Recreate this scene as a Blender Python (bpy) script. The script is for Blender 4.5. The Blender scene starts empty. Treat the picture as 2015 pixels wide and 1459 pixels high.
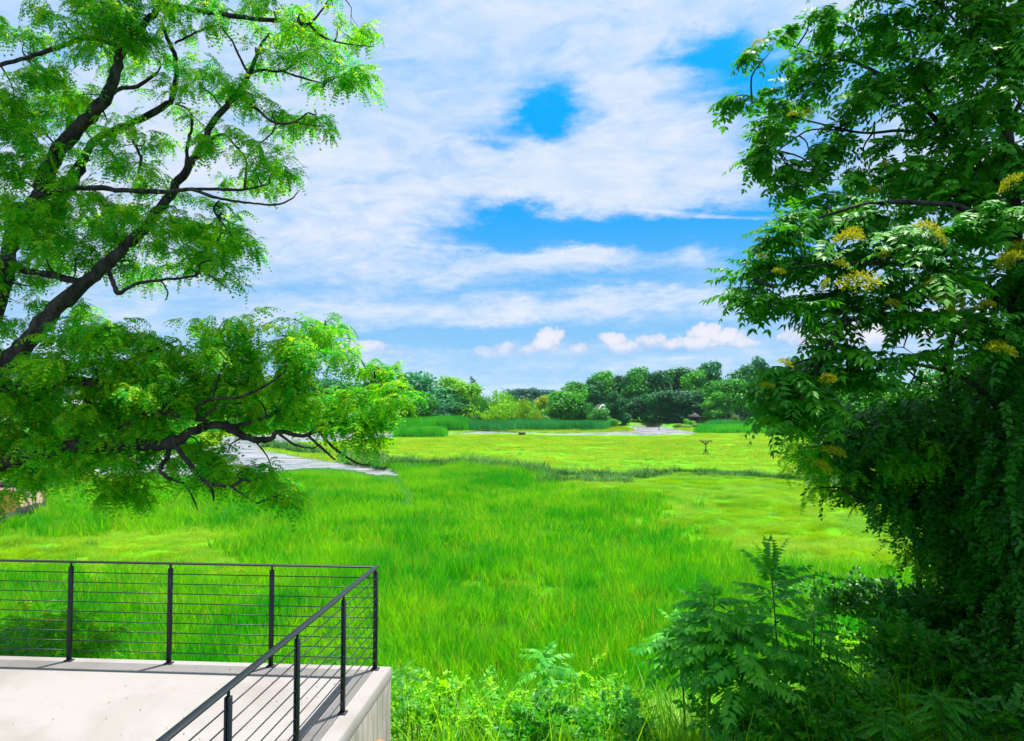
import bpy, math, random
import numpy as np
from mathutils import Vector, Matrix, Euler

random.seed(7)
rng = np.random.default_rng(7)
R = math.radians

# ------------------------------------------------------------------ camera
PW, PH, FPX, HOR = 2015.0, 1459.0, 1439.0, 790.0
CAMZ = 9.0
PITCH = math.atan((HOR - PH / 2) / FPX)
scene = bpy.context.scene
cam_d = bpy.data.cameras.new('camera')
cam = bpy.data.objects.new('camera', cam_d)
scene.collection.objects.link(cam)
cam_d.sensor_width = 36.0
cam_d.lens = 36.0 * FPX / PW
cam_d.clip_start = 0.05
cam_d.clip_end = 8000
cam.location = (0, 0, CAMZ)
cam.rotation_euler = (math.pi / 2 + PITCH, 0, 0)
scene.camera = cam

# ------------------------------------------------------------------ light
SUN_EL, SUN_AZ = R(72.0), R(44.0)          # azimuth from +Y towards +X
SUN_STRENGTH, SKY_STRENGTH, EXPOSURE = 5.0, 0.10, 1.15
vs = scene.view_settings
vs.view_transform = 'Standard'
vs.look = 'None'
vs.exposure = EXPOSURE
vs.gamma = 1.0
vs.use_curve_mapping = False
sl = bpy.data.lights.new('sun', 'SUN')
sl.energy = SUN_STRENGTH
sl.angle = R(0.5)
sl.color = (1.0, 0.95, 0.87)
sun = bpy.data.objects.new('sun', sl)
scene.collection.objects.link(sun)
sdir = Vector((math.sin(SUN_AZ) * math.cos(SUN_EL), math.cos(SUN_AZ) * math.cos(SUN_EL), math.sin(SUN_EL)))
sun.rotation_euler = sdir.to_track_quat('Z', 'Y').to_euler()
sun.location = (20, 20, 60)

cy = scene.cycles
cy.use_adaptive_sampling = True
cy.adaptive_threshold = 0.02
cy.use_denoising = True
cy.max_bounces = 6
cy.diffuse_bounces = 3
cy.glossy_bounces = 2
cy.transmission_bounces = 4
cy.transparent_max_bounces = 8
cy.caustics_reflective = False
cy.caustics_refractive = False


def ray(px, py):
    cx, cyy = (px - PW / 2) / FPX, (PH / 2 - py) / FPX
    cp, sp = math.cos(PITCH), math.sin(PITCH)
    return np.array([cx, cp - cyy * sp, sp + cyy * cp])


def at(px, py, Y):
    """the point seen at a pixel of the photograph, Y metres ahead"""
    d = ray(px, py)
    d = d * (Y / d[1])
    return np.array([d[0], d[1], CAMZ + d[2]])


def gr(px, py, z=0.0):
    d = ray(px, py)
    t = (z - CAMZ) / d[2]
    return np.array([d[0] * t, d[1] * t, z])


def proj(x, y, z):
    cp, sp = math.cos(PITCH), math.sin(PITCH)
    zz = z - CAMZ
    dep = y * cp + zz * sp
    up = -y * sp + zz * cp
    dep = np.maximum(dep, 0.01)
    return PW / 2 + FPX * x / dep, PH / 2 - FPX * up / dep


# ------------------------------------------------------------------ node maths
class NX:
    def __init__(self, nt, s):
        self.nt, self.s = nt, s

    def _m(self, op, *a, clamp=False):
        n = self.nt.nodes.new('ShaderNodeMath')
        n.operation = op
        n.use_clamp = clamp
        for i, v in enumerate(a):
            if isinstance(v, NX):
                self.nt.links.new(v.s, n.inputs[i])
            else:
                n.inputs[i].default_value = v
        return NX(self.nt, n.outputs[0])

    def __add__(s, o): return s._m('ADD', s, o)
    def __radd__(s, o): return s._m('ADD', s, o)
    def __sub__(s, o): return s._m('SUBTRACT', s, o)
    def __rsub__(s, o): return s._m('SUBTRACT', o, s)
    def __mul__(s, o): return s._m('MULTIPLY', s, o)
    def __rmul__(s, o): return s._m('MULTIPLY', s, o)
    def __truediv__(s, o): return s._m('DIVIDE', s, o)
    def f(s, op, *a, clamp=False): return s._m(op, s, *a, clamp=clamp)

    def smooth(s, a, b, lo=0.0, hi=1.0):
        n = s.nt.nodes.new('ShaderNodeMapRange')
        n.interpolation_type = 'SMOOTHSTEP'
        s.nt.links.new(s.s, n.inputs[0])
        n.inputs[1].default_value, n.inputs[2].default_value = a, b
        n.inputs[3].default_value, n.inputs[4].default_value = lo, hi
        return NX(s.nt, n.outputs[0])


def mixcol(nt, fac, a, b, mode='MIX'):
    n = nt.nodes.new('ShaderNodeMix')
    n.data_type = 'RGBA'
    n.blend_type = mode
    for i, v in ((0, fac), (6, a), (7, b)):
        if isinstance(v, NX):
            nt.links.new(v.s, n.inputs[i])
        elif isinstance(v, bpy.types.NodeSocket):
            nt.links.new(v, n.inputs[i])
        elif i == 0:
            n.inputs[0].default_value = v
        else:
            n.inputs[i].default_value = (*v[:3], 1)
    return n.outputs[2]


def noise(nt, vec, scale, detail=4, rough=0.55, dist=0.0, dim='3D'):
    n = nt.nodes.new('ShaderNodeTexNoise')
    n.noise_dimensions = dim
    if vec is not None:
        nt.links.new(vec, n.inputs['Vector'])
    n.inputs['Scale'].default_value = scale
    n.inputs['Detail'].default_value = detail
    n.inputs['Roughness'].default_value = rough
    n.inputs['Distortion'].default_value = dist
    return NX(nt, n.outputs[0])


def combine(nt, *xyz):
    n = nt.nodes.new('ShaderNodeCombineXYZ')
    for i, v in enumerate(xyz):
        if isinstance(v, NX):
            nt.links.new(v.s, n.inputs[i])
        else:
            n.inputs[i].default_value = v
    return n.outputs[0]


# ------------------------------------------------------------------ sky
world = bpy.data.worlds.new('World')
scene.world = world
world.use_nodes = True
wt = world.node_tree
wt.nodes.clear()


def build_sky():
    out = wt.nodes.new('ShaderNodeOutputWorld')
    bg = wt.nodes.new('ShaderNodeBackground')
    bg.inputs[1].default_value = SKY_STRENGTH
    wt.links.new(bg.outputs[0], out.inputs[0])
    sky = wt.nodes.new('ShaderNodeTexSky')
    sky.sky_type = 'NISHITA'
    sky.sun_disc = False
    sky.sun_elevation = SUN_EL
    sky.sun_rotation = SUN_AZ
    sky.air_density = 1.0
    sky.dust_density = 0.4
    sky.ozone_density = 3.0
    tc = wt.nodes.new('ShaderNodeTexCoord')
    sep = wt.nodes.new('ShaderNodeSeparateXYZ')
    wt.links.new(tc.outputs['Generated'], sep.inputs[0])
    X, Y, Z = (NX(wt, sep.outputs[i]) for i in range(3))
    az = X.f('ARCTAN2', Y)
    el = Z.f('ARCSINE')
    # a high cloud sheet: coordinates on a plane overhead, so streaks flatten towards the horizon
    den = Z.f('MAXIMUM', 0.0) + 0.16
    pv = combine(wt, X / den, Y / den, 0.0)
    pv2 = combine(wt, X / den * 0.55, Y / den * 1.25, 3.0)
    av = combine(wt, az * 1.0, el * 2.2, 0.0)
    wis = combine(wt, (az + el * 0.5) * 1.0, (el - az * 0.12) * 3.4, 5.0)
    n1 = noise(wt, pv2, 1.5, 8, 0.6, 0.6)
    n2 = noise(wt, wis, 5.0, 9, 0.62, 1.2)
    n3 = noise(wt, pv, 7.0, 6, 0.65, 0.8)
    n4 = noise(wt, av, 26.0, 6, 0.6, 0.3)
    # soft warp so that patches do not read as ellipses
    wx = (noise(wt, av, 6.0, 8, 0.7) - 0.5) * 0.15
    wy = (noise(wt, combine(wt, az, el * 2.2, 9.0), 7.0, 8, 0.7) - 0.5) * 0.085
    azw, elw = az + wx, el + wy

    def bump(px, py, sx, sy, w, a=azw, e=elw, tilt=0.0):
        d = ray(px, py)
        a0 = math.atan2(d[0], d[1])
        e0 = math.asin(d[2] / np.linalg.norm(d))
        u = (a - a0)
        v = (e - e0)
        if tilt:
            v = v - u * tilt
        q = (u * (FPX / sx)).f('POWER', 2.0) + (v * (FPX / sy)).f('POWER', 2.0)
        return (q * -1.0).f('EXPONENT') * w

    blue = None
    for b in [(1078, 214, 74, 50, 1.45), (1385, 105, 80, 42, 1.0), (1490, 150, 110, 45, 0.8), (1440, 215, 80, 60, 0.3),
              (975, 285, 50, 30, 0.7), (870, 320, 90, 30, 0.25), (1005, 422, 75, 26, 1.0), (950, 468, 130, 36, 0.95),
              (1150, 458, 190, 30, 0.9), (1370, 462, 190, 44, 1.15), (1480, 430, 80, 22, 0.5), (1520, 500, 70, 45, 0.6),
              (1240, 556, 260, 22, 0.65), (1020, 570, 120, 18, 0.25), (820, 590, 170, 30, 0.3), (800, 665, 260, 40, 0.45),
              (1200, 650, 420, 30, 0.55), (1600, 330, 160, 120, 0.35), (1800, 120, 220, 160, 0.6), (620, 560, 140, 30, 0.22),
              (120, 40, 70, 40, 0.3), (770, 420, 110, 30, 0.2)]:
        t = bump(*b)
        blue = t if blue is None else blue + t
    cl = None
    for b in [(1110, 503, 130, 14, 0.75, az + wx * 0.3, el + wy * 0.35, 0.03), (1370, 505, 40, 22, 0.6, az + wx * 0.3, el + wy * 0.3, -0.3),
              (1440, 429, 80, 4.5, 0.9, az, el + wy * 0.08, -0.09), (1310, 418, 70, 4.0, 0.45, az, el + wy * 0.08, -0.12),
              (1100, 350, 150, 75, 0.45, azw, elw, 0), (1000, 610, 420, 18, 0.35, azw, elw, 0.03), (700, 640, 200, 20, 0.3, azw, elw, 0.05),
              (1020, 620, 60, 20, 0.3, azw, elw, 0), (1180, 570, 110, 6, 0.35, az, el + wy * 0.3, 0.02)]:
        t = bump(*b)
        cl = t if cl is None else cl + t
    cover = 0.88 + (n1 - 0.5) * 0.9 + (n2 - 0.5) * 1.5 + (n3 - 0.5) * 0.45 - blue + cl
    lowfade = el.smooth(0.04, 0.32, -0.52, 0.0)
    mask = (cover + lowfade + (n4 - 0.5) * 0.35).smooth(-0.25, 1.05)
    # Nishita blue
    tint = mixcol(wt, 1.0, sky.outputs[0], (0.10, 0.98, 1.30), 'MULTIPLY')
    S = 10.0 / (2 ** EXPOSURE)                   # sky units per display unit
    hz = el.smooth(0.0, 0.30)
    blueband = mixcol(wt, hz, (0.32 * S, 0.63 * S, 0.96 * S), (0.0, 0.40 * S, 0.98 * S))
    base = mixcol(wt, el.smooth(0.25, 0.9), blueband, tint)
    ccol = mixcol(wt, (n1 * 0.5 + n3 * 0.5).smooth(0.35, 0.68), (0.60 * S, 0.76 * S, 0.97 * S), (0.84 * S, 0.88 * S, 1.0 * S))
    col = mixcol(wt, mask * 0.97, base, ccol)
    # cumulus heads low over the trees
    puff = None
    shade = None
    nb = (noise(wt, combine(wt, az, el, 1.0), 34.0, 9, 0.62) - 0.5) * 1.5 + (noise(wt, combine(wt, az, el, 4.0), 110.0, 5, 0.6) - 0.5) * 0.5
    for (px, py, sx, sy) in [(1085, 662, 34, 22), (1075, 680, 40, 20), (1135, 688, 28, 14), (1040, 690, 32, 14), (990, 692, 34, 20),
                             (955, 696, 36, 16), (1205, 668, 32, 18), (1230, 684, 44, 16), (1285, 672, 38, 18), (1320, 680, 34, 16),
                             (1390, 655, 42, 26), (1430, 664, 42, 22), (1375, 674, 50, 18), (1455, 676, 34, 12), (1590, 665, 60, 22),
                             (1720, 655, 70, 34), (1850, 640, 90, 30), (720, 684, 60, 16), (640, 690, 70, 16), (770, 694, 50, 8)]:
        d = ray(px, py)
        a0 = math.atan2(d[0], d[1])
        e0 = math.asin(d[2] / np.linalg.norm(d))
        u = (az - a0) * (FPX / sx)
        v = (el - e0) * (FPX / sy)
        r = (u * u + v * v).f('SQRT')
        p = 1.0 - r
        puff = p if puff is None else puff.f('MAXIMUM', p)
    pm = (puff + nb)
    edge = pm.smooth(-0.02, 0.30)
    d = ray(1200, 712)
    eb = math.asin(d[2] / np.linalg.norm(d))
    bottom = el.smooth(eb - 0.004, eb + 0.028)
    lit = (pm * 0.6 + (el - eb) * 13.0 + nb * 0.8).smooth(0.15, 0.95)
    pcol = mixcol(wt, lit, (0.48 * S, 0.62 * S, 0.90 * S), (0.92 * S, 0.89 * S, 0.96 * S))
    col2 = mixcol(wt, edge * bottom * 0.9, col, pcol)
    wt.links.new(col2, bg.inputs[0])


build_sky()


# ------------------------------------------------------------------ scene helpers
COL = scene.collection


def link(o, parent=None):
    COL.objects.link(o)
    if parent is not None:
        o.parent = parent
    return o


def T(o, label=None, cat=None, group=None, kind=None):
    if label: o['label'] = label
    if cat: o['category'] = cat
    if group: o['group'] = group
    if kind: o['kind'] = kind
    return o


def empty(name, loc=(0, 0, 0), rz=0.0):
    o = bpy.data.objects.new(name, None)
    o.empty_display_size = 0.2
    o.location = loc
    o.rotation_euler = (0, 0, rz)
    return link(o)


def mesh_np(name, V, faces_loops, starts, totals, mat=None, smooth=False, attrs=None):
    me = bpy.data.meshes.new(name)
    V = np.asarray(V, np.float32)
    me.vertices.add(len(V))
    me.vertices.foreach_set('co', V.ravel())
    me.loops.add(len(faces_loops))
    me.loops.foreach_set('vertex_index', np.asarray(faces_loops, np.int32))
    me.polygons.add(len(starts))
    me.polygons.foreach_set('loop_start', np.asarray(starts, np.int32))
    try:
        me.polygons.foreach_set('loop_total', np.asarray(totals, np.int32))
    except Exception:
        pass
    if smooth:
        me.polygons.foreach_set('use_smooth', np.ones(len(starts), bool))
    for k, a in (attrs or {}).items():
        at_ = me.attributes.new(k, 'FLOAT', 'POINT')
        at_.data.foreach_set('value', np.asarray(a, np.float32))
    if mat: me.materials.append(mat)
    me.update(calc_edges=True)
    return me


class MB:
    """collects faces for one mesh"""
    def __init__(s):
        s.v, s.f, s.n, s.t = [], [], 0, []

    def add(s, verts, faces, tint=0.5):
        s.v.append(np.asarray(verts, float))
        for f in faces:
            s.f.append([i + s.n for i in f])
        s.n += len(verts)
        s.t.append(np.full(len(verts), tint))

    def box(s, c, size, rz=0.0, rot=None, bev=0.0):
        hx, hy, hz = [q / 2 for q in size]
        if bev > 0:
            b = bev
            pts = []
            for z, k in ((-hz, b), (-hz + b, 0), (hz - b, 0), (hz, b)):
                x, y = hx - k, hy - k
                pts += [(-x + b, -y, z), (x - b, -y, z), (x, -y + b, z), (x, y - b, z), (x - b, y, z), (-x + b, y, z), (-x, y - b, z), (-x, -y + b, z)]
            fs = [list(range(7, -1, -1)), list(range(24, 32))]
            for r in range(3):
                for i in range(8):
                    j = (i + 1) % 8
                    fs.append([r * 8 + i, r * 8 + j, r * 8 + 8 + j, r * 8 + 8 + i])
            V = np.array(pts)
        else:
            V = np.array([(x, y, z) for z in (-hz, hz) for (x, y) in ((-hx, -hy), (hx, -hy), (hx, hy), (-hx, hy))])
            fs = [[3, 2, 1, 0], [4, 5, 6, 7], [0, 1, 5, 4], [1, 2, 6, 5], [2, 3, 7, 6], [3, 0, 4, 7]]
        if rot is not None:
            V = V @ np.array(rot).T
        elif rz:
            c_, s_ = math.cos(rz), math.sin(rz)
            V = V @ np.array([[c_, s_, 0], [-s_, c_, 0], [0, 0, 1]])
        s.add(V + np.array(c), fs)
        return s

    def bar(s, p, q, w, h=None, bev=0.0):
        p, q = Vector(p), Vector(q)
        d = q - p
        L = d.length
        x = d.normalized()
        up = Vector((0, 0, 1)) if abs(x.z) < 0.95 else Vector((0, 1, 0))
        y = up.cross(x).normalized()
        z = x.cross(y)
        M = np.array([[x.x, y.x, z.x], [x.y, y.y, z.y], [x.z, y.z, z.z]])
        return s.box(tuple((p + q) / 2), (L, w, h or w), rot=M, bev=bev)

    def tube(s, pts, rad, sides=8, tint=0.5, lump=0.0):
        pts = np.asarray(pts, float)
        n = len(pts)
        rad = np.broadcast_to(np.asarray(rad, float), (n,))
        tan = np.gradient(pts, axis=0)
        tan /= np.linalg.norm(tan, axis=1)[:, None] + 1e-9
        up = np.array([0.31, 0.17, 0.93])
        V = []
        a = np.linspace(0, 2 * math.pi, sides, endpoint=False)
        u = np.cross(up, tan[0]); u /= np.linalg.norm(u) + 1e-9
        for i in range(n):
            u = u - tan[i] * np.dot(u, tan[i])
            u /= np.linalg.norm(u) + 1e-9
            w = np.cross(tan[i], u)
            rr = rad[i] * (1 + lump * np.sin(a * 2 + i * 0.9) * 0.5 + lump * rng.normal(0, 0.35, sides))
            V.append(pts[i] + np.outer(np.cos(a) * rr, u) + np.outer(np.sin(a) * rr, w))
        V = np.vstack(V)
        F = []
        for i in range(n - 1):
            for j in range(sides):
                k = (j + 1) % sides
                F.append([i * sides + j, i * sides + k, (i + 1) * sides + k, (i + 1) * sides + j])
        F.append(list(range(sides))[::-1])
        F.append([(n - 1) * sides + j for j in range(sides)])
        s.add(V, F, tint)
        return s

    def mesh(s, name, mat, smooth=False):
        V = np.vstack(s.v)
        tot = np.array([len(f) for f in s.f], np.int32)
        st = np.concatenate([[0], np.cumsum(tot)[:-1]])
        lo = np.fromiter((i for f in s.f for i in f), np.int32, count=int(tot.sum()))
        return mesh_np(name, V, lo, st, tot, mat, smooth, {'tint': np.concatenate(s.t)})

    def build(s, name, mat, parent=None, smooth=False, loc=None):
        o = bpy.data.objects.new(name, s.mesh(name, mat, smooth))
        if loc is not None: o.location = loc
        return link(o, parent)


def tris_mesh(name, V, F, mat, attrs=None, smooth=False):
    """V (n,3), F (m,k) with constant k"""
    F = np.asarray(F, np.int32)
    k = F.shape[1]
    return mesh_np(name, V, F.ravel(), np.arange(len(F)) * k, np.full(len(F), k), mat, smooth, attrs)


def vnoise(x, y, seed=0):
    xi, yi = np.floor(x).astype(np.int64), np.floor(y).astype(np.int64)
    xf, yf = x - xi, y - yi
    xf, yf = xf * xf * (3 - 2 * xf), yf * yf * (3 - 2 * yf)

    def h(a, b):
        n = (a * 374761393 + b * 668265263 + seed * 982451653) & 0x7fffffff
        n = ((n ^ (n >> 13)) * 1274126177) & 0x7fffffff
        return ((n ^ (n >> 16)) & 0xffff) / 65535.0
    return (h(xi, yi) * (1 - xf) + h(xi + 1, yi) * xf) * (1 - yf) + (h(xi, yi + 1) * (1 - xf) + h(xi + 1, yi + 1) * xf) * yf


def fbm(x, y, seed=0, o=3):
    s, a, t = 0, 1.0, 0
    for i in range(o):
        s = s + a * vnoise(x * 2 ** i, y * 2 ** i, seed + i)
        t += a
        a *= 0.5
    return s / t


def inpoly(px, py, poly):
    r = np.zeros(np.shape(px), bool)
    n = len(poly)
    for i in range(n):
        x1, y1 = poly[i]
        x2, y2 = poly[(i + 1) % n]
        if y1 == y2: continue
        c = ((y1 > py) != (y2 > py)) & (px < (x2 - x1) * (py - y1) / (y2 - y1) + x1)
        r ^= c
    return r


def dist_line(x, y, pts):
    d = np.full(np.shape(x), 1e9)
    for (x1, y1), (x2, y2) in zip(pts[:-1], pts[1:]):
        dx, dy = x2 - x1, y2 - y1
        t = np.clip(((x - x1) * dx + (y - y1) * dy) / (dx * dx + dy * dy + 1e-9), 0, 1)
        d = np.minimum(d, np.hypot(x - x1 - t * dx, y - y1 - t * dy))
    return d


# ------------------------------------------------------------------ materials
def new_mat(name):
    m = bpy.data.materials.new(name)
    m.use_nodes = True
    nt = m.node_tree
    nt.nodes.clear()
    out = nt.nodes.new('ShaderNodeOutputMaterial')
    bs = nt.nodes.new('ShaderNodeBsdfPrincipled')
    nt.links.new(bs.outputs[0], out.inputs[0])
    return m, nt, bs, out


def leaf_mat(name, a, b, trans=0.45, rough=0.5, spec=0.4, tcol=None, warm=None, warmth=0.0, patch=0.0):
    """thin leaf: colour varies between a and b from leaf to leaf and from spray to spray"""
    m, nt, bs, out = new_mat(name)
    at_ = nt.nodes.new('ShaderNodeAttribute'); at_.attribute_name = 'tint'
    oi = nt.nodes.new('ShaderNodeObjectInfo')
    f = (NX(nt, at_.outputs['Fac']) * 0.55 + NX(nt, oi.outputs['Random']) * 0.45).smooth(0.15, 0.85)
    if patch:
        ge = nt.nodes.new('ShaderNodeNewGeometry')
        pn = noise(nt, ge.outputs['Position'], 0.07, 3, 0.6, 0.8)
        pn2 = noise(nt, ge.outputs['Position'], 0.45, 3, 0.6)
        f = (f * 0.55 + (pn * 0.6 + pn2 * 0.4 - 0.5) * patch + 0.22).smooth(0.0, 1.0)
    c = mixcol(nt, f, a, b)
    if warm:
        w = NX(nt, at_.outputs['Fac']).smooth(1.0 - warmth, 1.0)
        if patch:
            w = w * pn2.smooth(0.42, 0.62)
        c = mixcol(nt, w, c, warm)
    nt.links.new(c, bs.inputs['Base Color'])
    bs.inputs['Roughness'].default_value = rough
    bs.inputs['Specular IOR Level'].default_value = spec
    tr = nt.nodes.new('ShaderNodeBsdfTranslucent')
    tc = mixcol(nt, 1.0, c, tcol or (1.6, 1.35, 0.6), 'MULTIPLY')
    nt.links.new(tc, tr.inputs[0])
    mx = nt.nodes.new('ShaderNodeMixShader')
    mx.inputs[0].default_value = trans
    nt.links.new(bs.outputs[0], mx.inputs[1])
    nt.links.new(tr.outputs[0], mx.inputs[2])
    nt.links.new(mx.outputs[0], out.inputs[0])
    return m


def plain_mat(name, col, rough=0.7, spec=0.4, var=0.25, scale=3.0, metal=0.0, bump=0.0, bscale=20.0, col2=None, stretch=None):
    m, nt, bs, out = new_mat(name)
    tc = nt.nodes.new('ShaderNodeTexCoord')
    v = tc.outputs['Object']
    if stretch:
        mp = nt.nodes.new('ShaderNodeMapping')
        mp.inputs['Scale'].default_value = stretch
        nt.links.new(v, mp.inputs[0]); v = mp.outputs[0]
    n = noise(nt, v, scale, 5, 0.6)
    c2 = col2 or tuple(q * (1 - var) for q in col)
    nt.links.new(mixcol(nt, n.smooth(0.3, 0.7), c2, col), bs.inputs['Base Color'])
    bs.inputs['Roughness'].default_value = rough
    bs.inputs['Specular IOR Level'].default_value = spec
    bs.inputs['Metallic'].default_value = metal
    if bump:
        bp = nt.nodes.new('ShaderNodeBump')
        bp.inputs['Strength'].default_value = bump
        bp.inputs['Distance'].default_value = 0.02
        nt.links.new(noise(nt, v, bscale, 6, 0.65).s, bp.inputs['Height'])
        nt.links.new(bp.outputs[0], bs.inputs['Normal'])
    return m


M = {}
M['locust'] = leaf_mat('locust_leaf', (0.012, 0.34, 0.002), (0.19, 0.56, 0.002), 0.55, 0.55, 0.25, warm=(0.38, 0.55, 0.003), warmth=0.25)
M['ailanthus'] = leaf_mat('ailanthus_leaf', (0.005, 0.16, 0.005), (0.07, 0.33, 0.005), 0.36, 0.52, 0.28)
M['ailanthus_young'] = leaf_mat('young_ailanthus_leaf', (0.015, 0.28, 0.02), (0.10, 0.46, 0.02), 0.42, 0.5, 0.35)
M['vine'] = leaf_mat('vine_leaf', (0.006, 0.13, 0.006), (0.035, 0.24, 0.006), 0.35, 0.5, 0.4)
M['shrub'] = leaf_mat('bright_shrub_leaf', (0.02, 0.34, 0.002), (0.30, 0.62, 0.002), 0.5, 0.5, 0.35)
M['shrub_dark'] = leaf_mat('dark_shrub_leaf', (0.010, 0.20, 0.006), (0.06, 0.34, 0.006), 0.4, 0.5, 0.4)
M['reed'] = leaf_mat('reed_blade', (0.004, 0.29, 0.001), (0.17, 0.50, 0.001), 0.5, 0.45, 0.35, warm=(0.36, 0.26, 0.05), warmth=0.12, patch=3.2)
M['hay'] = leaf_mat('salt_hay_blade', (0.07, 0.30, 0.001), (0.25, 0.40, 0.001), 0.45, 0.6, 0.15, patch=1.8)
M['hay_far'] = leaf_mat('far_salt_hay_blade', (0.085, 0.29, 0.001), (0.25, 0.37, 0.002), 0.45, 0.6, 0.15, warm=(0.40, 0.30, 0.02), warmth=0.4, patch=2.4)
M['bank_plant'] = leaf_mat('ditch_plant', (0.008, 0.10, 0.02), (0.15, 0.38, 0.10), 0.3, 0.6, 0.3)
M['dark_rush'] = leaf_mat('dark_rush', (0.004, 0.07, 0.015), (0.02, 0.17, 0.03), 0.2, 0.6, 0.2)
M['far_reed'] = leaf_mat('far_reed_blade', (0.008, 0.26, 0.02), (0.09, 0.50, 0.03), 0.45, 0.6, 0.2, patch=2.5)
M['far_reed_blue'] = leaf_mat('blue_green_reed_blade', (0.005, 0.16, 0.06), (0.06, 0.40, 0.11), 0.4, 0.6, 0.2, patch=2.5)
M['pale_blade'] = leaf_mat('pale_cane_blade', (0.12, 0.33, 0.02), (0.34, 0.44, 0.12), 0.4, 0.5, 0.3)
M['straw'] = leaf_mat('straw_blade', (0.26, 0.20, 0.05), (0.36, 0.30, 0.09), 0.3, 0.7, 0.2)
M['seed'] = leaf_mat('seed_cluster', (0.20, 0.26, 0.003), (0.36, 0.36, 0.004), 0.4, 0.6, 0.2, tcol=(1.4, 1.3, 0.6))
M['bark'] = plain_mat('dark_bark', (0.07, 0.062, 0.058), 0.9, 0.2, 0.5, 9.0, col2=(0.014, 0.013, 0.015), bump=0.8, bscale=22.0, stretch=(1, 1, 0.35))
M['bark_far'] = plain_mat('far_bark', (0.05, 0.04, 0.035), 0.9, 0.1, 0.3, 2.0)
M['stem'] = plain_mat('green_stem', (0.05, 0.09, 0.03), 0.7, 0.3, 0.4, 12.0)
M['rachis'] = plain_mat('leaf_stalk', (0.10, 0.16, 0.03), 0.7, 0.3, 0.2, 12.0)
TREE = {}
for k, a, b in (('dark', (0.003, 0.085, 0.03), (0.018, 0.19, 0.035)), ('teal', (0.006, 0.14, 0.06), (0.03, 0.26, 0.08)),
                ('mid', (0.012, 0.20, 0.012), (0.07, 0.36, 0.012)), ('bright', (0.04, 0.30, 0.006), (0.17, 0.46, 0.006)),
                ('yellow', (0.13, 0.33, 0.006), (0.26, 0.40, 0.01)), ('pale', (0.12, 0.34, 0.06), (0.26, 0.46, 0.10)),
                ('distant', (0.01, 0.10, 0.09), (0.015, 0.13, 0.10))):  # last one: haze blue mixed into the leaf colour of the farthest trees
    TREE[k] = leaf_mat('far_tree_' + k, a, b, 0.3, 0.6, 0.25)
M['metal'] = plain_mat('charcoal_painted_steel', (0.006, 0.011, 0.018), 0.5, 0.4, 0.15, 4.0)
M['white_wood'] = plain_mat('white_painted_wood', (0.78, 0.78, 0.78), 0.6, 0.4, 0.08, 2.0)
M['roof_dark'] = plain_mat('dark_shingle_roof', (0.05, 0.055, 0.06), 0.85, 0.2, 0.35, 3.0, bump=0.4)
M['roof_tan'] = plain_mat('tan_shingle_roof', (0.42, 0.30, 0.22), 0.85, 0.2, 0.25, 3.0, bump=0.4)
M['glass'] = plain_mat('window_glass', (0.03, 0.04, 0.05), 0.08, 0.7, 0.1, 1.0)
M['wood'] = plain_mat('weathered_wood', (0.16, 0.12, 0.08), 0.85, 0.2, 0.4, 6.0)
M['wood_dark'] = plain_mat('dark_weathered_wood', (0.07, 0.055, 0.035), 0.85, 0.2, 0.4, 6.0)
M['fabric'] = plain_mat('black_silt_fabric', (0.012, 0.014, 0.02), 0.75, 0.3, 0.3, 3.0)
M['stone'] = plain_mat('rusty_stone', (0.40, 0.20, 0.08), 0.9, 0.2, 0.5, 7.0, bump=0.5)
M['stone_dark'] = plain_mat('dark_stone', (0.08, 0.07, 0.06), 0.9, 0.2, 0.5, 7.0, bump=0.5)


def concrete(name, col, stain):
    m, nt, bs, out = new_mat(name)
    tc = nt.nodes.new('ShaderNodeTexCoord')
    v = tc.outputs['Object']
    big = noise(nt, v, 0.55, 6, 0.6, 0.6)
    mid = noise(nt, v, 3.2, 7, 0.65, 0.4)
    fine = noise(nt, v, 70.0, 4, 0.7)
    c = mixcol(nt, big.smooth(0.40, 0.58) * 1.0, stain, col)
    c = mixcol(nt, mid.smooth(0.52, 0.72) * 0.35, c, tuple(q * 0.78 for q in col))
    c = mixcol(nt, fine.smooth(0.56, 0.78) * 0.4, c, tuple(q * 0.7 for q in col))
    if 'wall' in name:
        mp = nt.nodes.new('ShaderNodeMapping')
        mp.inputs['Scale'].default_value = (4, 4, 0.35)
        nt.links.new(v, mp.inputs[0])
        st = noise(nt, mp.outputs[0], 3.0, 6, 0.7)
        c = mixcol(nt, st.smooth(0.45, 0.65) * 0.75, c, (0.085, 0.10, 0.055))
    nt.links.new(c, bs.inputs['Base Color'])
    bs.inputs['Roughness'].default_value = 0.85
    bs.inputs['Specular IOR Level'].default_value = 0.25
    bp = nt.nodes.new('ShaderNodeBump')
    bp.inputs['Strength'].default_value = 0.25
    bp.inputs['Distance'].default_value = 0.004
    nt.links.new((fine + mid).s, bp.inputs['Height'])
    nt.links.new(bp.outputs[0], bs.inputs['Normal'])
    return m


M['slab'] = concrete('terrace_concrete', (0.240, 0.230, 0.224), (0.196, 0.184, 0.176))
M['wallc'] = concrete('wall_concrete', (0.23, 0.215, 0.20), (0.14, 0.14, 0.125))

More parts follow.
